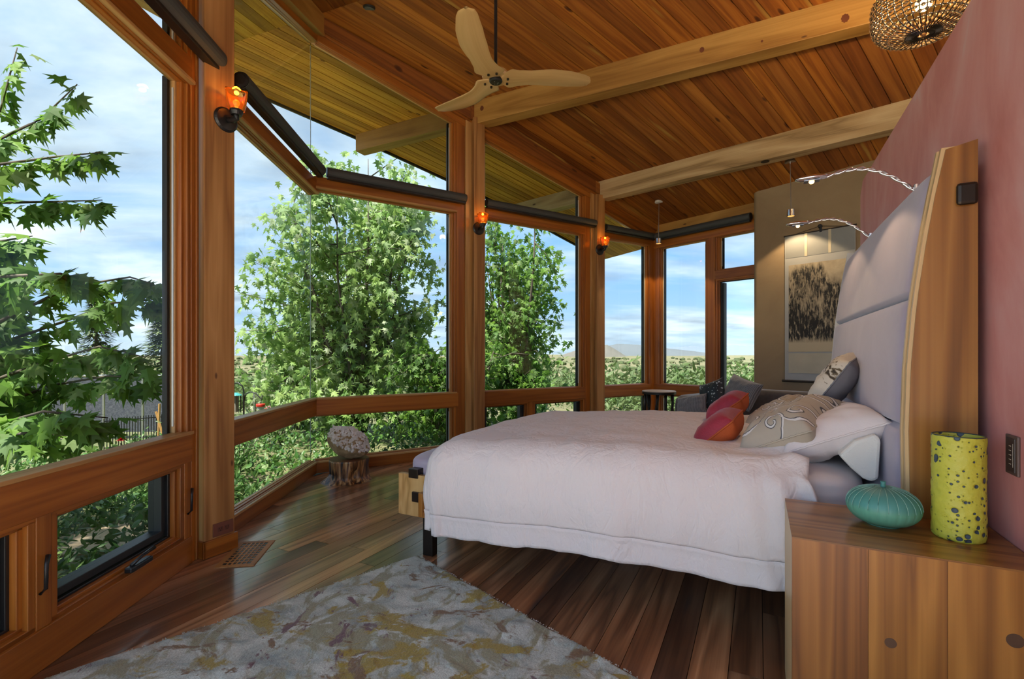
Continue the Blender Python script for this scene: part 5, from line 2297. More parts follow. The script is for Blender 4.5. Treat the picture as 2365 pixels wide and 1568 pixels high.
# ------------------------------------------------------------------ hanging scroll
def ink_mat(w_, h_):
    """ink wash peaks: columns of dark strokes rising out of mist"""
    m, nt, b = base_mat('ink_landscape')
    L = nt.links.new
    uv = node(nt, 'ShaderNodeUVMap')
    sp_ = node(nt, 'ShaderNodeSeparateXYZ')
    L(uv.outputs[0], sp_.inputs[0])

    def nn_(scale, sx, sy, loc, detail=6, dist=.3):
        mp_ = node(nt, 'ShaderNodeMapping')
        mp_.inputs['Scale'].default_value = (sx, sy, 1)
        mp_.inputs['Location'].default_value = (loc, loc * .7, 0)
        L(uv.outputs[0], mp_.inputs[0])
        n = node(nt, 'ShaderNodeTexNoise')
        n.inputs['Scale'].default_value = scale
        n.inputs['Detail'].default_value = detail
        n.inputs['Distortion'].default_value = dist
        n.inputs['Roughness'].default_value = .65
        L(mp_.outputs[0], n.inputs['Vector'])
        return n.outputs['Fac']

    def mth(op, a_, b_3=None, c_=None):
        n = node(nt, 'ShaderNodeMath', operation=op)
        for i, v_ in enumerate((a_, b_3, c_)):
            if v_ is None:
                continue
            if isinstance(v_, (int, float)):
                n.inputs[i].default_value = v_
            else:
                L(v_, n.inputs[i])
        return n.outputs[0]
    # u 0..1 across, v 0..1 up
    u_, v_ = sp_.outputs[0], sp_.outputs[1]
    skyl = mth('MULTIPLY_ADD', nn_(1, 5, .0, 3.0, 3, 0), .55, .42)            # height of the peaks, by column
    left = mth('MULTIPLY_ADD', mth('ABSOLUTE', mth('SUBTRACT', u_, .30)), -.62, .40)
    top_ = mth('ADD', skyl, left)
    below = mth('MULTIPLY', mth('SUBTRACT', top_, v_), 9.0)
    below = mth('MINIMUM', mth('MAXIMUM', below, 0.0), 1.0)
    foot = mth('MINIMUM', mth('MAXIMUM', mth('MULTIPLY', mth('SUBTRACT', v_, .10), 12.0), 0.0), 1.0)
    strokes = nn_(1, 34, 11, 1.3, 8, .6)
    mist = nn_(1, 2.6, 3.4, 8.2, 4, .8)
    dens = mth('MULTIPLY', mth('MULTIPLY', below, foot), mth('MAXIMUM', mth('MULTIPLY_ADD', mist, -5.0, 3.6), .12))
    ink = mth('MULTIPLY', dens, mth('MULTIPLY_ADD', strokes, 5.0, -1.75))
    ink = mth('MINIMUM', mth('MAXIMUM', ink, 0.0), 1.0)
    wash = mth('MULTIPLY', foot, mth('MULTIPLY_ADD', nn_(1, 2.0, 4.0, 5.1, 5, .9), 1.6, -.62))
    wash = mth('MINIMUM', mth('MAXIMUM', wash, 0.0), .6)
    paper = node(nt, 'ShaderNodeMixRGB')
    paper.inputs[1].default_value = (.46, .38, .26, 1)
    paper.inputs[2].default_value = (.12, .10, .08, 1)
    L(wash, paper.inputs[0])
    fin = node(nt, 'ShaderNodeMixRGB')
    L(ink, fin.inputs[0])
    L(paper.outputs[0], fin.inputs[1])
    fin.inputs[2].default_value = (.018, .017, .017, 1)
    L(fin.outputs[0], b.inputs['Base Color'])
    b.inputs['Roughness'].default_value = .85
    return m


SP = T0 + TN * .02
tl = onplane(1813, 546, SP, TD)
tr_ = onplane(1976, 519, SP, TD)
bl = onplane(1812, 879, SP, TD)
sw = (V((tr_.x, tr_.y, 0)) - V((tl.x, tl.y, 0))).length
szt = (tl.z + tr_.z) / 2
szb = bl.z
o0 = V((tl.x, tl.y, 0))
scr = empty('hanging_scroll', o0 + TD * sw / 2 + EZ * szt, 'hanging scroll painting of misty ink peaks on the tan wall', 'scroll')


def sheet_part(name, mat, u0, u1, z0, z1, dn, parent=scr, uvn=False):
    mbp = MB().box(o0, TD, TN, EZ, (u0, u1), (dn - .002, dn), (z0, z1))
    if uvn:
        mbp.uv = [[(((V(mbp.v[i]) - o0).dot(TD) - u0) / (u1 - u0), (V(mbp.v[i]).z - z0) / (z1 - z0)) for i in fc] for fc in mbp.f]
    return mbp.build(name, mat, parent)


Hs = szt - szb
sheet_part('mount', M['scrollpaper'], 0, sw, szb, szt, .004)
sheet_part('silk_header', M['scrollgrey'], .006, sw - .006, szt - .155 * Hs, szt - .004, .0062)
for f_ in (.30, .64):
    sheet_part('ribbon', M['scrollcream'], sw * f_, sw * (f_ + .04), szt - .155 * Hs, szt - .004, .0084)
sheet_part('painting', ink_mat(1, 1), sw * .06, sw * .96, szb + .20 * Hs, szt - .205 * Hs, .0064, uvn=True)
sheet_part('inscription_band', plain('scroll_cream', (.44, .40, .31), .85, var=.08), sw * .06, sw * .96, szb + .055 * Hs, szb + .19 * Hs, .0064)
MB().tube([o0 + EZ * szt - TD * .01, o0 + TD * (sw + .01) + EZ * szt], .009, 10).build('top_rod', M['cord'], scr)
MB().tube([o0 + EZ * szb - TD * .03, o0 + TD * (sw + .03) + EZ * szb], .014, 12).build('bottom_roller', M['cord'], scr)
pk = onplane(1894, 522, SP, TD)
MB().tube([o0 + TD * sw * .15 + EZ * (szt + .005), V((pk.x, pk.y, pk.z)), o0 + TD * sw * .85 + EZ * (szt + .005)], .003, 6).build('hanging_cord', M['cord'], scr)
MB().lathe([(.02, -.03), (.022, .01), (.014, .016)], pk, TN, 14).build('hook', M['black'], scr)
MB().tube([pk - EZ * .0, pk - EZ * .07 + TD * .01], [.012, .016], 8).build('tassel', M['black'], scr)

# ------------------------------------------------------------------ sofa corner
SD = TD * 1.0           # along the sofa, left to right
SN = V((SD.y, -SD.x, 0))
sb = onz(1548, 1078, 0)
sb = V((0, 0, 0)) + ray(1600, 0) * 5.6
sb.z = 0
zarm = EYE + (HY - 908) / F * 5.6
sofa = empty('sofa', sb + SD * .9, 'low taupe velvet sofa by the far windows', 'sofa')


def sblock(name, x, n_, z, mat=M['sofa'], p=9):
    cx_, cy_, cz_ = sum(x) / 2, sum(n_) / 2, sum(z) / 2
    mbp = rbox(MB(), 0, 0, 0, abs(x[1] - x[0]) / 2, abs(n_[1] - n_[0]) / 2, abs(z[1] - z[0]) / 2, p=p, n=40, ax=SD, ay=SN)
    off = sb + SD * cx_ + SN * cy_ + EZ * cz_
    mbp.v = [tuple(V(v_) + off) for v_ in mbp.v]
    return mbp.build(name, mat, sofa, smooth=True)


sblock('arm', (0, .20), (-.42, .42), (.08, zarm))
sblock('arm', (1.75, 1.95), (-.42, .42), (.08, zarm))
sblock('seat', (.18, 1.77), (-.40, .44), (.10, .45))
sblock('backrest', (.1, 1.85), (-.50, -.28), (.10, zarm + .06))
for x_ in (.08, 1.85):
    for n_ in (-.35, .35):
        MB().tube([sb + SD * x_ + SN * n_, sb + SD * x_ + SN * n_ + EZ * .12], .022, 10).build('leg', M['bronze'], sofa)
SG = 'cushions on the taupe sofa'


def scush(px_, py_, d_, w_, h_, th_, mf, mb_, label, tilt=.25, roll=0.0, yaw=0.0):
    c = V((0, 0, EYE)) + ray(px_, py_) * d_
    ax = (SD * math.cos(yaw) + SN * math.sin(yaw))
    nrm = (V((ax.y, -ax.x, 0)) + EZ * tilt).normalized()
    up = nrm.cross(ax)
    if up.z < 0:
        up = -up
    ax2 = ax * math.cos(roll) + up * math.sin(roll)
    up2 = up * math.cos(roll) - ax * math.sin(roll)
    if ax2.cross(up2).dot(nrm) < 0:
        ax2 = -ax2
    return pillow(c, ax2, up2, w_, h_, th_, mf, mb_, label, SG, 'cushion', seed=px_, cat='cushion', wr=.01, pinch=.08)


STR = striped('grey_stripe', (.10, .095, .095), (.24, .23, .23))
scush(1597, 938, 5.2, .17, .12, .06, STR, M['brownvelvet'], 'small grey striped cushion lying against the sofa arm', .5, .25)
scush(1645, 921, 5.15, .16, .20, .06, spotted(), M['black'], 'black and white speckled cushion on the sofa', .3, .35, .3)
scush(1712, 906, 4.95, .20, .15, .075, STR, M['brownvelvet'], 'grey cushion with dark brown back atop the sofa', .4, -.25, .3)

tb = ray(1522, HY) * 6.1
ztb = EYE + (HY - 902) / F * 6.1
table = empty('side_table', V((tb.x, tb.y, 0)), 'round side table with pale stone top and dark twig legs', 'side table')
MB().lathe([(.195, -.035), (.205, -.03), (.205, -.004), (.20, 0)], tb + EZ * ztb, EZ, 40).build('table_top', M['concrete'], table)
MB().lathe([(.208, -.04), (.208, -.012), (.204, -.012), (.204, -.04)], tb + EZ * ztb, EZ, 40, cap=False).build('rim_band', M['bronze'], table)
rr_ = random.Random(4)
for i in range(9):
    a_ = 2 * PI * i / 9
    pts = []
    for k in range(7):
        f_ = k / 6
        pts.append(tb + V((math.cos(a_) * .165 + rr_.uniform(-.012, .012), math.sin(a_) * .165 + rr_.uniform(-.012, .012), (ztb - .035) * f_)))
    lg = MB().tube(pts, [rr_.uniform(.012, .02) for _ in pts], 7).build('leg', M['bronze'], table, smooth=True)

# ================================================================== outdoors
rr_ = random.Random(21)


def terr(x, y):
    r = math.hypot(x, y)
    pts = [(0, -.38), (11, -.38), (26, -1.3), (60, -4.5), (140, -8), (400, -8.5), (1200, -6), (4500, -2)]
    z = pts[-1][1]
    for (a, za), (b, zb) in zip(pts, pts[1:]):
        if a <= r <= b:
            z = za + (zb - za) * (r - a) / (b - a)
            break
    return z + .12 * nz(x * .35, y * .35, 1) * min(1, max(0, r - 6) / 8) + .5 * nz(x * .03, y * .03, 2) * min(1, r / 90)


def land_mat():
    m, nt, b = base_mat('dry_scrubland')
    L = nt.links.new
    tc = node(nt, 'ShaderNodeTexCoord')
    n = node(nt, 'ShaderNodeTexNoise')
    n.inputs['Scale'].default_value = .05
    n.inputs['Detail'].default_value = 10
    n.inputs['Roughness'].default_value = .7
    L(tc.outputs['Object'], n.inputs['Vector'])
    r = node(nt, 'ShaderNodeValToRGB')
    setramp(r, [(.35, (.07, .085, .03)), (.5, (.15, .14, .065)), (.66, (.25, .20, .115))])
    L(n.outputs['Fac'], r.inputs[0])
    L(r.outputs[0], b.inputs['Base Color'])
    b.inputs['Roughness'].default_value = 1
    return m


mb = MB()
RS = [0.5, 3, 6, 9, 12, 16, 20, 26, 34, 45, 60, 80, 110, 160, 250, 400, 700, 1200, 2200, 4500]


def gfn_(u_, v_):
    k = v_ * (len(RS) - 1)
    r = RS[min(len(RS) - 1, int(round(k)))]
    a = -PI + 2 * PI * u_
    x, y = r * math.sin(a), r * math.cos(a)
    return V((x, y, terr(x, y)))


mb.grid(gfn_, 160, len(RS) - 1, closed_u=True)
tag(mb.build('ground', land_mat(), smooth=True), 'open dry scrubland falling away behind the house', None, None, 'structure')
mb = MB()
mb.grid(lambda u_, v_: V((-9 + 15 * u_, -3 + 15 * v_, terr(-9 + 15 * u_, -3 + 15 * v_) + .015)), 30, 30)
tag(mb.build('garden_bed', M['soil'], smooth=True), 'planted garden soil around the windows', None, None, 'structure')
pc = onz(240, 1245, -.36)
mb = MB()
mb.lathe([(.34, -.03), (.36, .0), (.001, .012)], V((pc.x, pc.y, -.34)), EZ, 28)
tag(mb.build('garden_path', M['tanpath']), 'patch of tan gravel path among the shrubs', None, None, 'structure')


# hills ----------------------------------------------------------------
def hill(pts, d, mat, label, depth=700):
    crest = []
    for i, (x, y) in enumerate(pts):
        p = ray(x, y) * d
        crest.append(V((p.x, p.y, EYE + p.z)))
    mbh = MB()
    n_ = 60
    fine = []
    for i in range(n_ + 1):
        f_ = i / n_ * (len(crest) - 1)
        k = min(int(f_), len(crest) - 2)
        q_ = crest[k].lerp(crest[k + 1], f_ - k)
        q_.z += d * .0006 * nz(i * .37, d * .01)
        fine.append(q_)

    def fn(u_, v_):
        q_ = fine[int(round(u_ * n_))]
        dirv = V((q_.x, q_.y, 0)).normalized()
        off = (v_ - .5) * 2
        z = q_.z - (q_.z + 14) * abs(off) ** 1.2 + d * .0008 * nz(q_.x * .004, off * 4, d) * (1 - abs(off))
        return V((q_.x, q_.y, 0)) + dirv * off * depth + EZ * z
    mbh.grid(fn, n_, 10)
    return tag(mbh.build('hill', mat, smooth=True), label, None, None, 'structure')


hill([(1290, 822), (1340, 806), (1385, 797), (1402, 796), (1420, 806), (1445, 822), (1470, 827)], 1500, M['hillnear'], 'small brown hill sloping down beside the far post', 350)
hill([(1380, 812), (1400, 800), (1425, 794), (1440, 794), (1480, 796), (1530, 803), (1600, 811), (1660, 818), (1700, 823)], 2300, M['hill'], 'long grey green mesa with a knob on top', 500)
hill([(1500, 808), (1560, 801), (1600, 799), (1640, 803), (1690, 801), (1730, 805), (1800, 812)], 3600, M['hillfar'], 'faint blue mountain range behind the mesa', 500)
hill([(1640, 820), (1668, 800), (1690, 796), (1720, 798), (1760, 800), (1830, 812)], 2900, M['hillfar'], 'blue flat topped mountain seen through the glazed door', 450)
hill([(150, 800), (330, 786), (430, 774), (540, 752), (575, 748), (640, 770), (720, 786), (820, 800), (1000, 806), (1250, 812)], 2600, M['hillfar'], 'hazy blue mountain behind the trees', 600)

# scrub on the plain --------------------------------------------------------
scr_m = leafmat('scrub_green', [(.045, .065, .02), (.07, .09, .028), (.10, .11, .045), (.05, .08, .022)], rough=.9, trans=.1)
mb = MB()
for k in range(2300):
    a = math.radians(rr_.uniform(-62, 48))
    r = 42 * math.exp(rr_.uniform(0, 3.1))
    x, y = r * math.sin(a), r * math.cos(a)
    sz = rr_.uniform(.5, 1.5) * (1 + r / 400)
    mb.ico((x, y, terr(x, y) + sz * .35), sz, 1, (1.2, 1.2, .75), .25)
ob = mb.build('scrub', scr_m, smooth=False, fix=False)
tag(ob, 'scattered olive scrub bushes dotting the plain', 'scrub', None, 'stuff')

# leaves --------------------------------------------------------------------
_H = [(.10, .02), (.33, -.04), (.22, .14), (.50, .40), (.21, .33), (.15, .44), (.26, .66), (.08, .62)]
MAPLE = [(0, 0)] + _H + [(0, 1.0)] + [(-x, y) for x, y in reversed(_H)]


def add_leaf(mbl, p, d, nrm, size, rnd, outline=MAPLE, fold=.25):
    d = d.normalized()
    s_ = d.cross(nrm)
    if s_.length < 1e-3:
        s_ = d.cross(V((.3, .9, .1)))
    s_.normalize()
    n_ = s_.cross(d)
    b = len(mbl.v)
    for x, y in outline:
        mbl.v.append(tuple(p + (s_ * x + d * y - n_ * (abs(x) * fold + .12 * y * y)) * size))
    k = len(outline)
    mid = b + k
    mbl.v.append(tuple(p + d * .35 * size))
    for i in range(k):
        mbl.f.append((b + i, b + (i + 1) % k, mid))
        mbl.uv.append([(rnd, .5)] * 3)


BLADE = [(0, 0), (.16, .35), (.12, .7), (0, 1), (-.12, .7), (-.16, .35)]


def rdir(zb=0.0, k=1.0):
    return V((rr_.uniform(-1, 1), rr_.uniform(-1, 1), rr_.uniform(-1, 1) * k + zb))


ML = leafmat('maple_leaf', [(.055, .14, .02), (.13, .28, .035), (.22, .39, .05), (.09, .20, .04), (.26, .36, .13)], rough=.6, trans=.5)
ML2 = leafmat('maple_leaf_pale', [(.13, .25, .06), (.25, .40, .09), (.37, .50, .16), (.18, .32, .08), (.50, .56, .36)], rough=.6, trans=.45)
GL = leafmat('garden_leaf', [(.03, .085, .02), (.07, .18, .03), (.14, .27, .05), (.05, .13, .03), (.20, .30, .09)], rough=.45, trans=.3)
NL = leafmat('conifer_needle', [(.05, .085, .03), (.09, .13, .045), (.13, .17, .06)], rough=.6, trans=.15)

leafmeshes = []
for k in range(5):
    mb = MB()
    add_leaf(mb, V((0, 0, 0)), V((0, 1, 0)), V((0, 0, 1)), 1.0, k * .2, MAPLE, .15 + .1 * k)
    leafmeshes.append(mb.mesh('maple_leaf'))
    leafmeshes[-1].materials.append(ML)
leafmeshes2 = [m_.copy() for m_ in leafmeshes]
for m_ in leafmeshes2:
    m_.materials.clear()
    m_.materials.append(ML2)


def leaf_obj(parent, p, d, nrm, size, meshes):
    d = d.normalized()
    s_ = d.cross(nrm).normalized()
    n_ = s_.cross(d)
    mt = Matrix(((s_.x, d.x, n_.x, 0), (s_.y, d.y, n_.y, 0), (s_.z, d.z, n_.z, 0), (0, 0, 0, 1)))
    return piece(rr_.choice(meshes), 'leaf', parent, Matrix.Translation(p) @ mt @ Matrix.Scale(size, 4))


# maple by the left window: branches reach in front of the glass ----------------
mp_tree = empty('young_maple', V((-5.3, 3.0, -.38)), 'young maple reaching leafy twigs across the window left of the post', 'tree')
br = MB()
br.tube([V((-5.3, 3.0, -.4)), V((-5.25, 3.05, 1.0)), V((-5.1, 3.0, 2.2)), V((-5.0, 3.1, 3.3)), V((-4.9, 3.1, 4.2))], [.06, .05, .04, .028, .012], 8)
twigs = [
    ([(-160, 520), (-20, 330), (40, 110)], 3.3, 16), ([(-160, 430), (-20, 330), (95, 275), (178, 195)], 3.2, 22),
    ([(-160, 440), (-20, 382), (130, 362), (232, 352)], 3.1, 24), ([(-160, 500), (-20, 468), (120, 466), (236, 462)], 3.2, 22),
    ([(-160, 600), (-20, 560), (75, 545)], 3.0, 22), ([(-160, 700), (-20, 640), (140, 632), (205, 648)], 2.9, 22),
    ([(-160, 800), (0, 742), (160, 662), (300, 640), (352, 655)], 3.2, 26), ([(-160, 830), (-20, 800), (150, 742), (260, 700), (388, 690)], 3.3, 26),
    ([(-160, 900), (-20, 880), (100, 838), (230, 800), (335, 825)], 3.1, 28), ([(-160, 930), (-20, 940), (120, 890), (250, 868), (372, 876)], 3.2, 28),
    ([(-160, 960), (-20, 985), (100, 950), (250, 965)], 2.7, 26), ([(-160, 1000), (-20, 1010), (60, 1000), (180, 1010)], 2.8, 22)]
cands = []
extra = []
for pts, d0, nl in twigs:
    p3 = []
    for i, (x, y) in enumerate(pts):
        dd = d0 + .18 * math.sin(i * 2.1 + d0 * 7)
        p3.append(V((0, 0, EYE)) + ray(x, y) * dd)
    p3 = [V((-5.05, 3.05, p3[0].z - .35))] + p3
    n_ = len(p3)
    # the arched twig
    path = []
    for i in range(n_ - 1):
        for k in range(4):
            path.append(p3[i].lerp(p3[i + 1], k / 4))
    path.append(p3[-1])
    br.tube(path, [.016 * (1 - i / len(path)) + .0022 for i in range(len(path))], 5)
    for k in range(nl):
        f_ = .30 + .70 * (k / (nl - 1))
        i = min(int(f_ * (len(path) - 1)), len(path) - 2)
        q_ = path[i].lerp(path[i + 1], f_ * (len(path) - 1) - i)
        dr = V((rr_.uniform(-.6, .9), rr_.uniform(-.8, .6), rr_.uniform(-1.3, .1)))
        cands.append((q_ + dr * .03, dr, rr_.uniform(.115, .185)))
        for _ in range(2):
            dr2 = V((rr_.uniform(-.6, .9), rr_.uniform(-.8, .6), rr_.uniform(-1.3, .1)))
            extra.append((q_ + dr2 * rr_.uniform(.03, .09), dr2, rr_.uniform(.09, .16)))
for q_, dr, sz in cands[:300]:
    leaf_obj(mp_tree, q_, dr, V((rr_.uniform(-.5, .5), rr_.uniform(-1, 0), rr_.uniform(.3, 1))), sz, leafmeshes)
br.build('branches', M['bark'], mp_tree, smooth=True, fix=False)
mb = MB()
for q_, dr, sz in extra:
    add_leaf(mb, q_, dr, V((rr_.uniform(-.5, .5), rr_.uniform(-1, 0), rr_.uniform(.3, 1))), sz, rr_.random())
for k in range(900):
    # the mass of leaves lower left
    x = rr_.uniform(-330, 60) + (rr_.random() ** 2) * 190
    y = rr_.uniform(560, 1010)
    if x > 60 and y < 780:
        continue
    q_ = V((0, 0, EYE)) + ray(x, y) * rr_.uniform(3.0, 4.0)
    add_leaf(mb, q_, rdir(-.9), rdir(.8), rr_.uniform(.11, .20), rr_.random())
for k in range(700):
    q_ = V((-5.1, 3.2, 2.6)) + V((rr_.gauss(0, .75), rr_.gauss(0, .9), rr_.gauss(0, 1.1)))
    if q_.x / q_.y > -1.09 and q_.y > 0:
        continue
    add_leaf(mb, q_, rdir(-.9), rdir(.8), rr_.uniform(.08, .14), rr_.random())
ob = mb.build('foliage', ML, mp_tree, fix=False)
ob['kind'] = 'stuff'


# leafy trees beyond the prow -------------------------------------------------
def leafy_tree(name, base, crown, rad, nst, nleaf, label, mats, meshes, parts, size=(.08, .15), cat='tree', keep=None):
    t = empty(name, base, label, cat)
    b_ = MB()
    ends = []
    for i in range(nst):
        a = 2 * PI * i / nst + rr_.uniform(-.3, .3)
        tip = crown + V((math.cos(a) * rad.x * rr_.uniform(.25, .7), math.sin(a) * rad.y * rr_.uniform(.2, .7), rad.z * rr_.uniform(.3, .9)))
        m1 = base.lerp(tip, .4) + V((math.cos(a) * .15, math.sin(a) * .15, .15))
        st_ = [base + V((math.cos(a) * .08, math.sin(a) * .08, -.05)), base.lerp(m1, .5), m1, m1.lerp(tip, .5) + rdir() * .1, tip]
        b_.tube(st_, [.05, .042, .032, .02, .006], 7)
        for k in range(16):
            f_ = rr_.uniform(.15, 1)
            j = min(int(f_ * 4), 3)
            q_ = st_[j].lerp(st_[j + 1], f_ * 4 - j)
            dv = rdir(.15)
            dv.normalize()
            e_ = q_ + V((dv.x * rad.x * .75, dv.y * rad.y * .75, dv.z * rad.z * .4)) * rr_.uniform(.4, 1)
            b_.tube([q_, q_.lerp(e_, .5) + EZ * .08, e_], [.012, .007, .003], 5)
            ends.append((q_, e_))
    b_.build('branches', M['bark'], t, smooth=True, fix=False)
    lv = []
    tries = 0
    while len(lv) < nleaf and tries < nleaf * 6:
        tries += 1
        q_, e_ = rr_.choice(ends)
        f_ = rr_.uniform(.25, 1.05)
        p = q_.lerp(e_, f_) + V((rr_.gauss(0, .16), rr_.gauss(0, .16), rr_.gauss(0, .16)))
        k_ = V(((p.x - crown.x) / rad.x, (p.y - crown.y) / rad.y, (p.z - crown.z) / rad.z)).length
        if k_ > 1.08 or p.z < terr(p.x, p.y) + .1:
            continue
        if keep and not keep(p):
            continue
        lv.append((p, rdir(-.9), V((rr_.uniform(-.6, .6), rr_.uniform(-1, .2), rr_.uniform(.2, 1))), rr_.uniform(*size)))
    lv.sort(key=lambda e: e[0].y)
    fo_ = MB()
    for i, (p, d, n_, sz) in enumerate(lv):
        if i < parts:
            leaf_obj(t, p, d, n_, sz, meshes)
        else:
            add_leaf(fo_, p, d, n_, sz, rr_.random())
    o_ = fo_.build('foliage', mats, t, fix=False)
    o_['kind'] = 'stuff'
    return t


def outside(p):
    s_, u_ = su(p)
    if u_ > -.5 and s_ > -.6:
        return False
    # stay clear of the roof overhang
    if u_ > U_EDGE - .25 and p.z > 2.8 and s_ < 5.6:
        return False
    return (V((p.x, p.y, 0)) - AP).dot(WA.n) < -.6 or u_ < -.5


leafy_tree('sycamore_tree', V((-2.95, 9.3, -.4)), V((-2.9, 9.2, 2.3)), V((2.45, 1.8, 3.2)), 9, 9500, 'large bushy tree filling the prow window beyond the glass corner', ML2, leafmeshes2, 300, (.11, .20), keep=outside)
leafy_tree('sycamore_tree', V((.05, 10.2, -.4)), V((0.0, 10.2, 2.0)), V((1.5, 1.5, 2.7)), 8, 6500, 'dark leafy tree behind the window between the two slim posts', ML, leafmeshes, 300, (.10, .18), keep=outside)
leafy_tree('leafy_shrub', V((-1.25, 8.6, -.4)), V((-1.2, 8.7, .55)), V((1.5, .9, 1.15)), 6, 2600, 'low dark shrub under the bushy tree by the prow', ML, leafmeshes, 0, (.09, .16), 'shrub', keep=outside)
leafy_tree('leafy_shrub', V((-4.6, 10.5, -.4)), V((-4.6, 10.5, .9)), V((1.6, 1.0, 1.5)), 6, 2200, 'pale drooping shrub left of the bushy tree', ML2, leafmeshes2, 0, (.12, .22), 'shrub', keep=outside)

# conifers behind the fence
for (px_, top_, d_, rw, lb) in ((222, 690, 21, 1.2, 'pointed conifer behind the dark fence, the thinner of two'), (375, 738, 18, 1.25, 'dense conifer behind the dark fence beside the window edge')):
    b3 = ray(px_, 0) * d_
    zt3 = EYE + (HY - top_) / F * d_
    base = V((b3.x, b3.y, terr(b3.x, b3.y)))
    t = empty('conifer', base, lb, 'tree')
    MB().tube([base, V((base.x, base.y, zt3))], [.14, .02], 8).build('trunk', M['bark'], t)
    mb = MB()
    for k in range(2600):
        f_ = rr_.random() ** .8
        a = rr_.uniform(0, 2 * PI)
        r = rw * (1 - f_ * .93) * math.sqrt(rr_.random()) * (1 + .25 * math.sin(f_ * 40))
        q_ = V((base.x + r * math.cos(a), base.y + r * math.sin(a), base.z + .2 + (zt3 - base.z) * f_))
        add_leaf(mb, q_, V((math.cos(a), math.sin(a), rr_.uniform(-.5, .3))), EZ, rr_.uniform(.2, .38), rr_.random(), BLADE, .1)
    ob = mb.build('needles', NL, t, fix=False)
    ob['kind'] = 'stuff'

# bushes filling the middle distance ---------------------------------------------
mb = MB()
for k in range(300):
    # hedgerow between the garden and the plain
    a = math.radians(rr_.uniform(-56, 42) if k % 2 else rr_.uniform(6, 40))
    r = rr_.uniform(15, 34)
    x, y = r * math.sin(a), r * math.cos(a)
    h_ = rr_.uniform(1.0, 1.9)
    z0 = terr(x, y)
    for j in range(95):
        dv = rdir()
        if dv.length < .1:
            continue
        dv.normalize()
        q_ = V((x, y, z0 + h_ * .45)) + V((dv.x * h_ * .9, dv.y * h_ * .9, dv.z * h_ * .55))
        add_leaf(mb, q_, rdir(.2), rdir(.8), rr_.uniform(.16, .34), rr_.random() * .25 + (k % 4) * .2, BLADE, .1)
HB = leafmat('hedge_leaf', [(.05, .11, .02), (.09, .17, .03), (.11, .15, .05), (.07, .12, .03), (.13, .19, .06)], rough=.6, trans=.3)
tag(mb.build('hedgerow', HB, fix=False), 'mixed green bushes between the garden and the plain', 'bushes', None, 'stuff')

# garden planting outside the lower panes ------------------------------------------
mb = MB()
fl = []
cnt = 0
while cnt < 15000:
    if rr_.random() < .5:
        wl, s_, n_ = WA, rr_.uniform(-2.5, 5), -rr_.uniform(.35, 4.5)
    else:
        wl, s_, n_ = WB, rr_.uniform(-2.0, 6.5), -rr_.uniform(.35, 4.8)
    p = wl.p(s_, n_, 0)
    u2 = (V((p.x, p.y, 0)) - AP)
    if u2.dot(WA.n) > -.3 and u2.dot(WB.n) > -.3:
        continue
    if math.hypot(p.x - pc.x, p.y - pc.y) < .25:
        continue
    z0 = terr(p.x, p.y)
    mound = max(0, .22 + .5 * nz(p.x * .9, p.y * .9, 3) + .25 * nz(p.x * 2.3, p.y * 2.3, 6)) * min(1, (-n_ - .2) / 1.2)
    hh_ = mound * math.sqrt(rr_.random()) + rr_.uniform(0, .08)
    cnt += 1
    add_leaf(mb, V((p.x, p.y, z0 + hh_)), rdir(.5), rdir(.9), rr_.uniform(.045, .105), min(.999, max(0, .5 + .5 * nz(p.x * 1.3, p.y * 1.3, 9) + rr_.uniform(-.3, .3))), BLADE if rr_.random() < .6 else [(0, 0), (.3, .3), (.28, .62), (0, 1), (-.28, .62), (-.3, .3)], .15)
for k in range(7000):
    p = WA.p(rr_.uniform(-.5, 4.2), -rr_.uniform(.45, 2.6), 0)
    if math.hypot(p.x - pc.x, p.y - pc.y) < .27:
        continue
    mound = max(.05, .34 + .5 * nz(p.x * 1.3, p.y * 1.3, 3)) * min(1, ((AP - p).dot(WA.n) - .2) / .9)
    add_leaf(mb, V((p.x, p.y, terr(p.x, p.y) + max(0, mound) * math.sqrt(rr_.random()))), rdir(.4), rdir(.9), rr_.uniform(.05, .12), min(.6, max(0, .3 + .4 * nz(p.x * 1.3, p.y * 1.3, 9) + rr_.uniform(-.25, .25))), BLADE, .15)
tag(mb.build('ground_planting', GL, fix=False), 'low mixed green planting below the windows', 'plants', None, 'stuff')


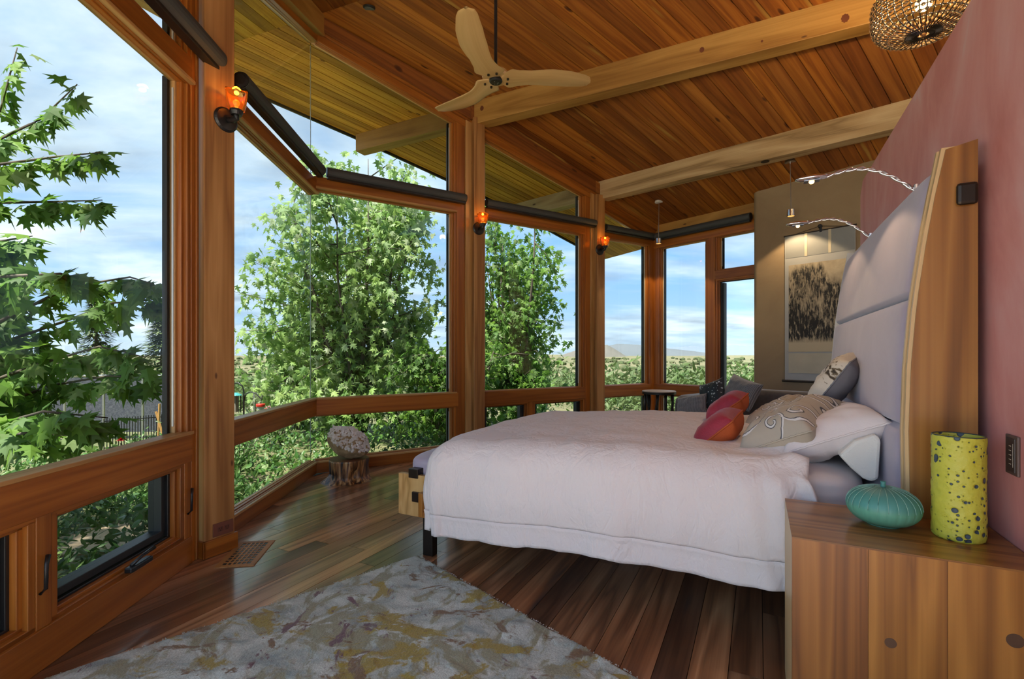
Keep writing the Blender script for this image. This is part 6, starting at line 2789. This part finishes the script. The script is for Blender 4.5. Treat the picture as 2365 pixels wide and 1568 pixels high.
# rose bushes with a few blooms each -------------------------------------------------
def rose_bush(px_, py_, blooms, label, d_=None):
    base = onz(px_, py_, -.36)
    t = empty('rose_bush', base, label, 'rose bush', 'rose bushes in the garden')
    b_ = MB()
    tips = []
    for i in range(9):
        a = rr_.uniform(0, 2 * PI)
        tip = base + V((math.cos(a) * rr_.uniform(.1, .38), math.sin(a) * rr_.uniform(.1, .38), rr_.uniform(.35, .68)))
        b_.tube([base, base.lerp(tip, .5) + EZ * .08, tip], [.008, .006, .003], 5)
        tips.append(tip)
    b_.build('stems', M['bark'], t, fix=False)
    f_ = MB()
    for k in range(420):
        tip = rr_.choice(tips)
        q_ = base.lerp(tip, rr_.uniform(.3, 1)) + V((rr_.gauss(0, .08), rr_.gauss(0, .08), rr_.gauss(0, .06)))
        add_leaf(f_, q_, rdir(.2), rdir(.8), rr_.uniform(.04, .08), rr_.random(), BLADE, .15)
    o_ = f_.build('foliage', GL, t, fix=False)
    o_['kind'] = 'stuff'
    pm = plain('rose_pink', (.62, .14, .20), .6) if blooms[1] == 'pink' else (plain('rose_red', (.55, .03, .03), .6) if blooms[1] == 'red' else plain('rose_pale', (.66, .36, .36), .6))
    for k in range(blooms[0]):
        tip = tips[k] + EZ * .03
        m_b = MB()
        for j in range(3):
            for i in range(5):
                a = 2 * PI * i / 5 + j * .6
                d = V((math.cos(a), math.sin(a), .25 + .6 * j))
                add_leaf(m_b, tip, d, EZ, .045 - .008 * j, .5, [(0, 0), (.4, .3), (.5, .7), (.2, 1), (-.2, 1), (-.5, .7), (-.4, .3)], .2)
        m_b.build('bloom', pm, t, fix=False)
    return t


rose_bush(575, 1040, (4, 'red'), 'rose bush with red blooms behind the rail beside the outlet post')
rose_bush(548, 1110, (3, 'pink'), 'rose bush with bright pink blooms close to the outlet post')
rose_bush(650, 1030, (3, 'pale'), 'rose bush with pale coral blooms left of the glass corner')
rose_bush(925, 1000, (2, 'pink'), 'rose bush with two pink blooms right of the crystal cluster')
rose_bush(300, 1130, (3, 'red'), 'rose bush with red blooms behind the low crank window')
rose_bush(1262, 945, (1, 'pale'), 'rose bush with one pale bloom below the window between posts')

# ------------------------------------------------------------------ fences, feeders
fd = 9.6
t = empty('screen_fence', ray(260, HY) * fd, 'dark mesh screen fence with a pale top rail', 'fence')
fz1 = EYE + (HY - 868) / F * fd
mesh_m = mottled('shade_cloth', [(.35, (.035, .04, .055)), (.65, (.085, .09, .105))], scale=22, rough=.9, bump=.5, bscale=60)
pl = [ray(x, HY) * fd for x in (-120, 60, 150, 240, 330, 420, 470)]
for a, b in zip(pl, pl[1:]):
    a, b = V((a.x, a.y, 0)), V((b.x, b.y, 0))
    dd = (b - a)
    MB().box(a, dd.normalized(), V((0, 1, 0)), EZ, (0.03, dd.length - .03), (-.008, .008), (-.34, fz1 - .03)).build('mesh_panel', mesh_m, t)
    MB().tube([V((a.x, a.y, -.5)), V((a.x, a.y, fz1 + .03))], .03, 8).build('post', M['steel'], t)
MB().tube([V((pl[0].x, pl[0].y, fz1)), V((pl[-1].x, pl[-1].y, fz1))], .022, 8).build('top_rail', M['steel'], t)
fd2 = 7.2
t = empty('picket_fence', ray(300, HY) * fd2, 'low black iron picket fence in front of the mesh screen', 'fence')
mb = MB()
a, b = ray(240, HY) * fd2, ray(385, HY) * (fd2 + .6)
for i in range(24):
    q_ = a.lerp(b, i / 23)
    mb.tube([V((q_.x, q_.y, -.4)), V((q_.x, q_.y, .24))], .007, 5)
ob = mb.build('pickets', M['black'], t)
ob['kind'] = 'stuff'
for z_ in (.2, -.2):
    MB().tube([V((a.x, a.y, z_)), V((b.x, b.y, z_))], .009, 6).build('rail', M['black'], t)
q_ = ray(364, 0) * 7.6
for k, dx in ((0, .0), (1, .09)):
    tag(MB().tube([V((q_.x + dx * 2, q_.y, -.4)), V((q_.x - dx * .6 + .03, q_.y, .42 - k * .12))], .018, 6).build('garden_stake', M['bead']), ['tall wooden garden stake near the picket fence', 'shorter leaning wooden garden stake near the picket fence'][k], 'stake')

fd3 = 10.4
a, b = ray(588, HY) * fd3, ray(745, HY) * (fd3 + 1.2)
t = empty('chain_link_fence', a.lerp(b, .5), 'galvanised chain link fence behind the bird feeders', 'fence')
zt3 = EYE + (HY - 884) / F * fd3
L3 = (b - a).length
dd = (b - a).normalized()
mb = MB()
n_ = 34
hh_ = zt3 + .55
for i in range(-8, n_):
    for sg in (1, -1):
        x0, x1 = i / n_ * L3, i / n_ * L3 + hh_ * .75
        z0, z1 = (-.55, zt3) if sg > 0 else (zt3, -.55)
        # clip to the run
        f0 = max(0, -x0 / (x1 - x0))
        f1 = min(1, (L3 - x0) / (x1 - x0))
        if f1 <= f0:
            continue
        A_ = V((a.x, a.y, 0)) + dd * (x0 + (x1 - x0) * f0) + EZ * (z0 + (z1 - z0) * f0)
        B_ = V((a.x, a.y, 0)) + dd * (x0 + (x1 - x0) * f1) + EZ * (z0 + (z1 - z0) * f1)
        mb.tube([A_, B_], .006, 4)
ob = mb.build('wire_mesh', M['steel'], t, fix=False)
ob['kind'] = 'stuff'
MB().tube([V((a.x, a.y, zt3)), V((b.x, b.y, zt3))], .02, 8).build('top_rail', M['steel'], t)
for q_ in (a, a.lerp(b, .5), b):
    MB().tube([V((q_.x, q_.y, -.6)), V((q_.x, q_.y, zt3 + .04))], .028, 8).build('post', M['steel'], t)

hd = 6.6
hp = ray(563, 0) * hd
zt_ = EYE + (HY - 905) / F * hd


def hpx(x, y, dz=0):
    p_ = ray(x, y) * hd
    return V((p_.x, p_.y, EYE + p_.z + dz))


hook = empty('shepherd_hook', V((hp.x, hp.y, -.4)), 'black double shepherd hook pole for bird feeders', 'garden hook')
MB().tube([V((hp.x, hp.y, -.45)), hpx(563, 905), hpx(560, 892), hpx(550, 884), hpx(540, 886), hpx(532, 897)], .011, 8).build('pole', M['black'], hook, smooth=True)
MB().tube([hpx(564, 925), hpx(568, 910), hpx(578, 905), hpx(590, 908), hpx(600, 918), hpx(606, 922), hpx(606, 914)], .009, 8).build('hook_arm', M['black'], hook, smooth=True)
q_ = hpx(602, 936)
t = empty('hummingbird_feeder', q_, 'red hummingbird feeder hanging from the black hook', 'bird feeder')
MB().lathe([(.05, -.02), (.058, -.01), (.058, .015), (.05, .022)], q_, EZ, 20).build('dish', plain('feeder_red', (.55, .03, .015), .35), t)
MB().lathe([(.04, -.06), (.05, -.02)], q_, EZ, 20).build('reservoir', plain('feeder_clear', (.6, .6, .58), .2), t)
MB().tube([q_ + EZ * .02, hpx(604, 920)], .004, 6).build('hanger', M['black'], t)
q_ = hpx(545, 912)
t = empty('cage_feeder', q_, 'caged seed feeder with a teal roof on the black hook', 'bird feeder')
MB().lathe([(.075, -.008), (.07, 0), (.02, .03)], q_, EZ, 24).build('roof', plain('feeder_teal', (.05, .30, .30), .4), t)
mb = MB()
for i in range(12):
    a_ = 2 * PI * i / 12
    mb.tube([q_ + V((math.cos(a_) * .06, math.sin(a_) * .06, -.01)), q_ + V((math.cos(a_) * .06, math.sin(a_) * .06, -.24))], .0035, 4)
mb.build('cage', M['black'], t)
MB().lathe([(.03, -.23), (.03, -.01)], q_, EZ, 14).build('seed_tube', plain('seed_tube', (.3, .26, .2), .5), t)

# unseen terrace added behind the room to throw sunlight indoors
tag(MB().box(V((0, 0, 0)), V((1, 0, 0)), V((0, 1, 0)), EZ, (-9, 9), (-14, -1.3), (-.3, -.12)).build('reflector', plain('reflector_pale', (.58, .52, .45), .9, var=.06)), 'unseen pale terrace outside the room', None, None, 'structure')
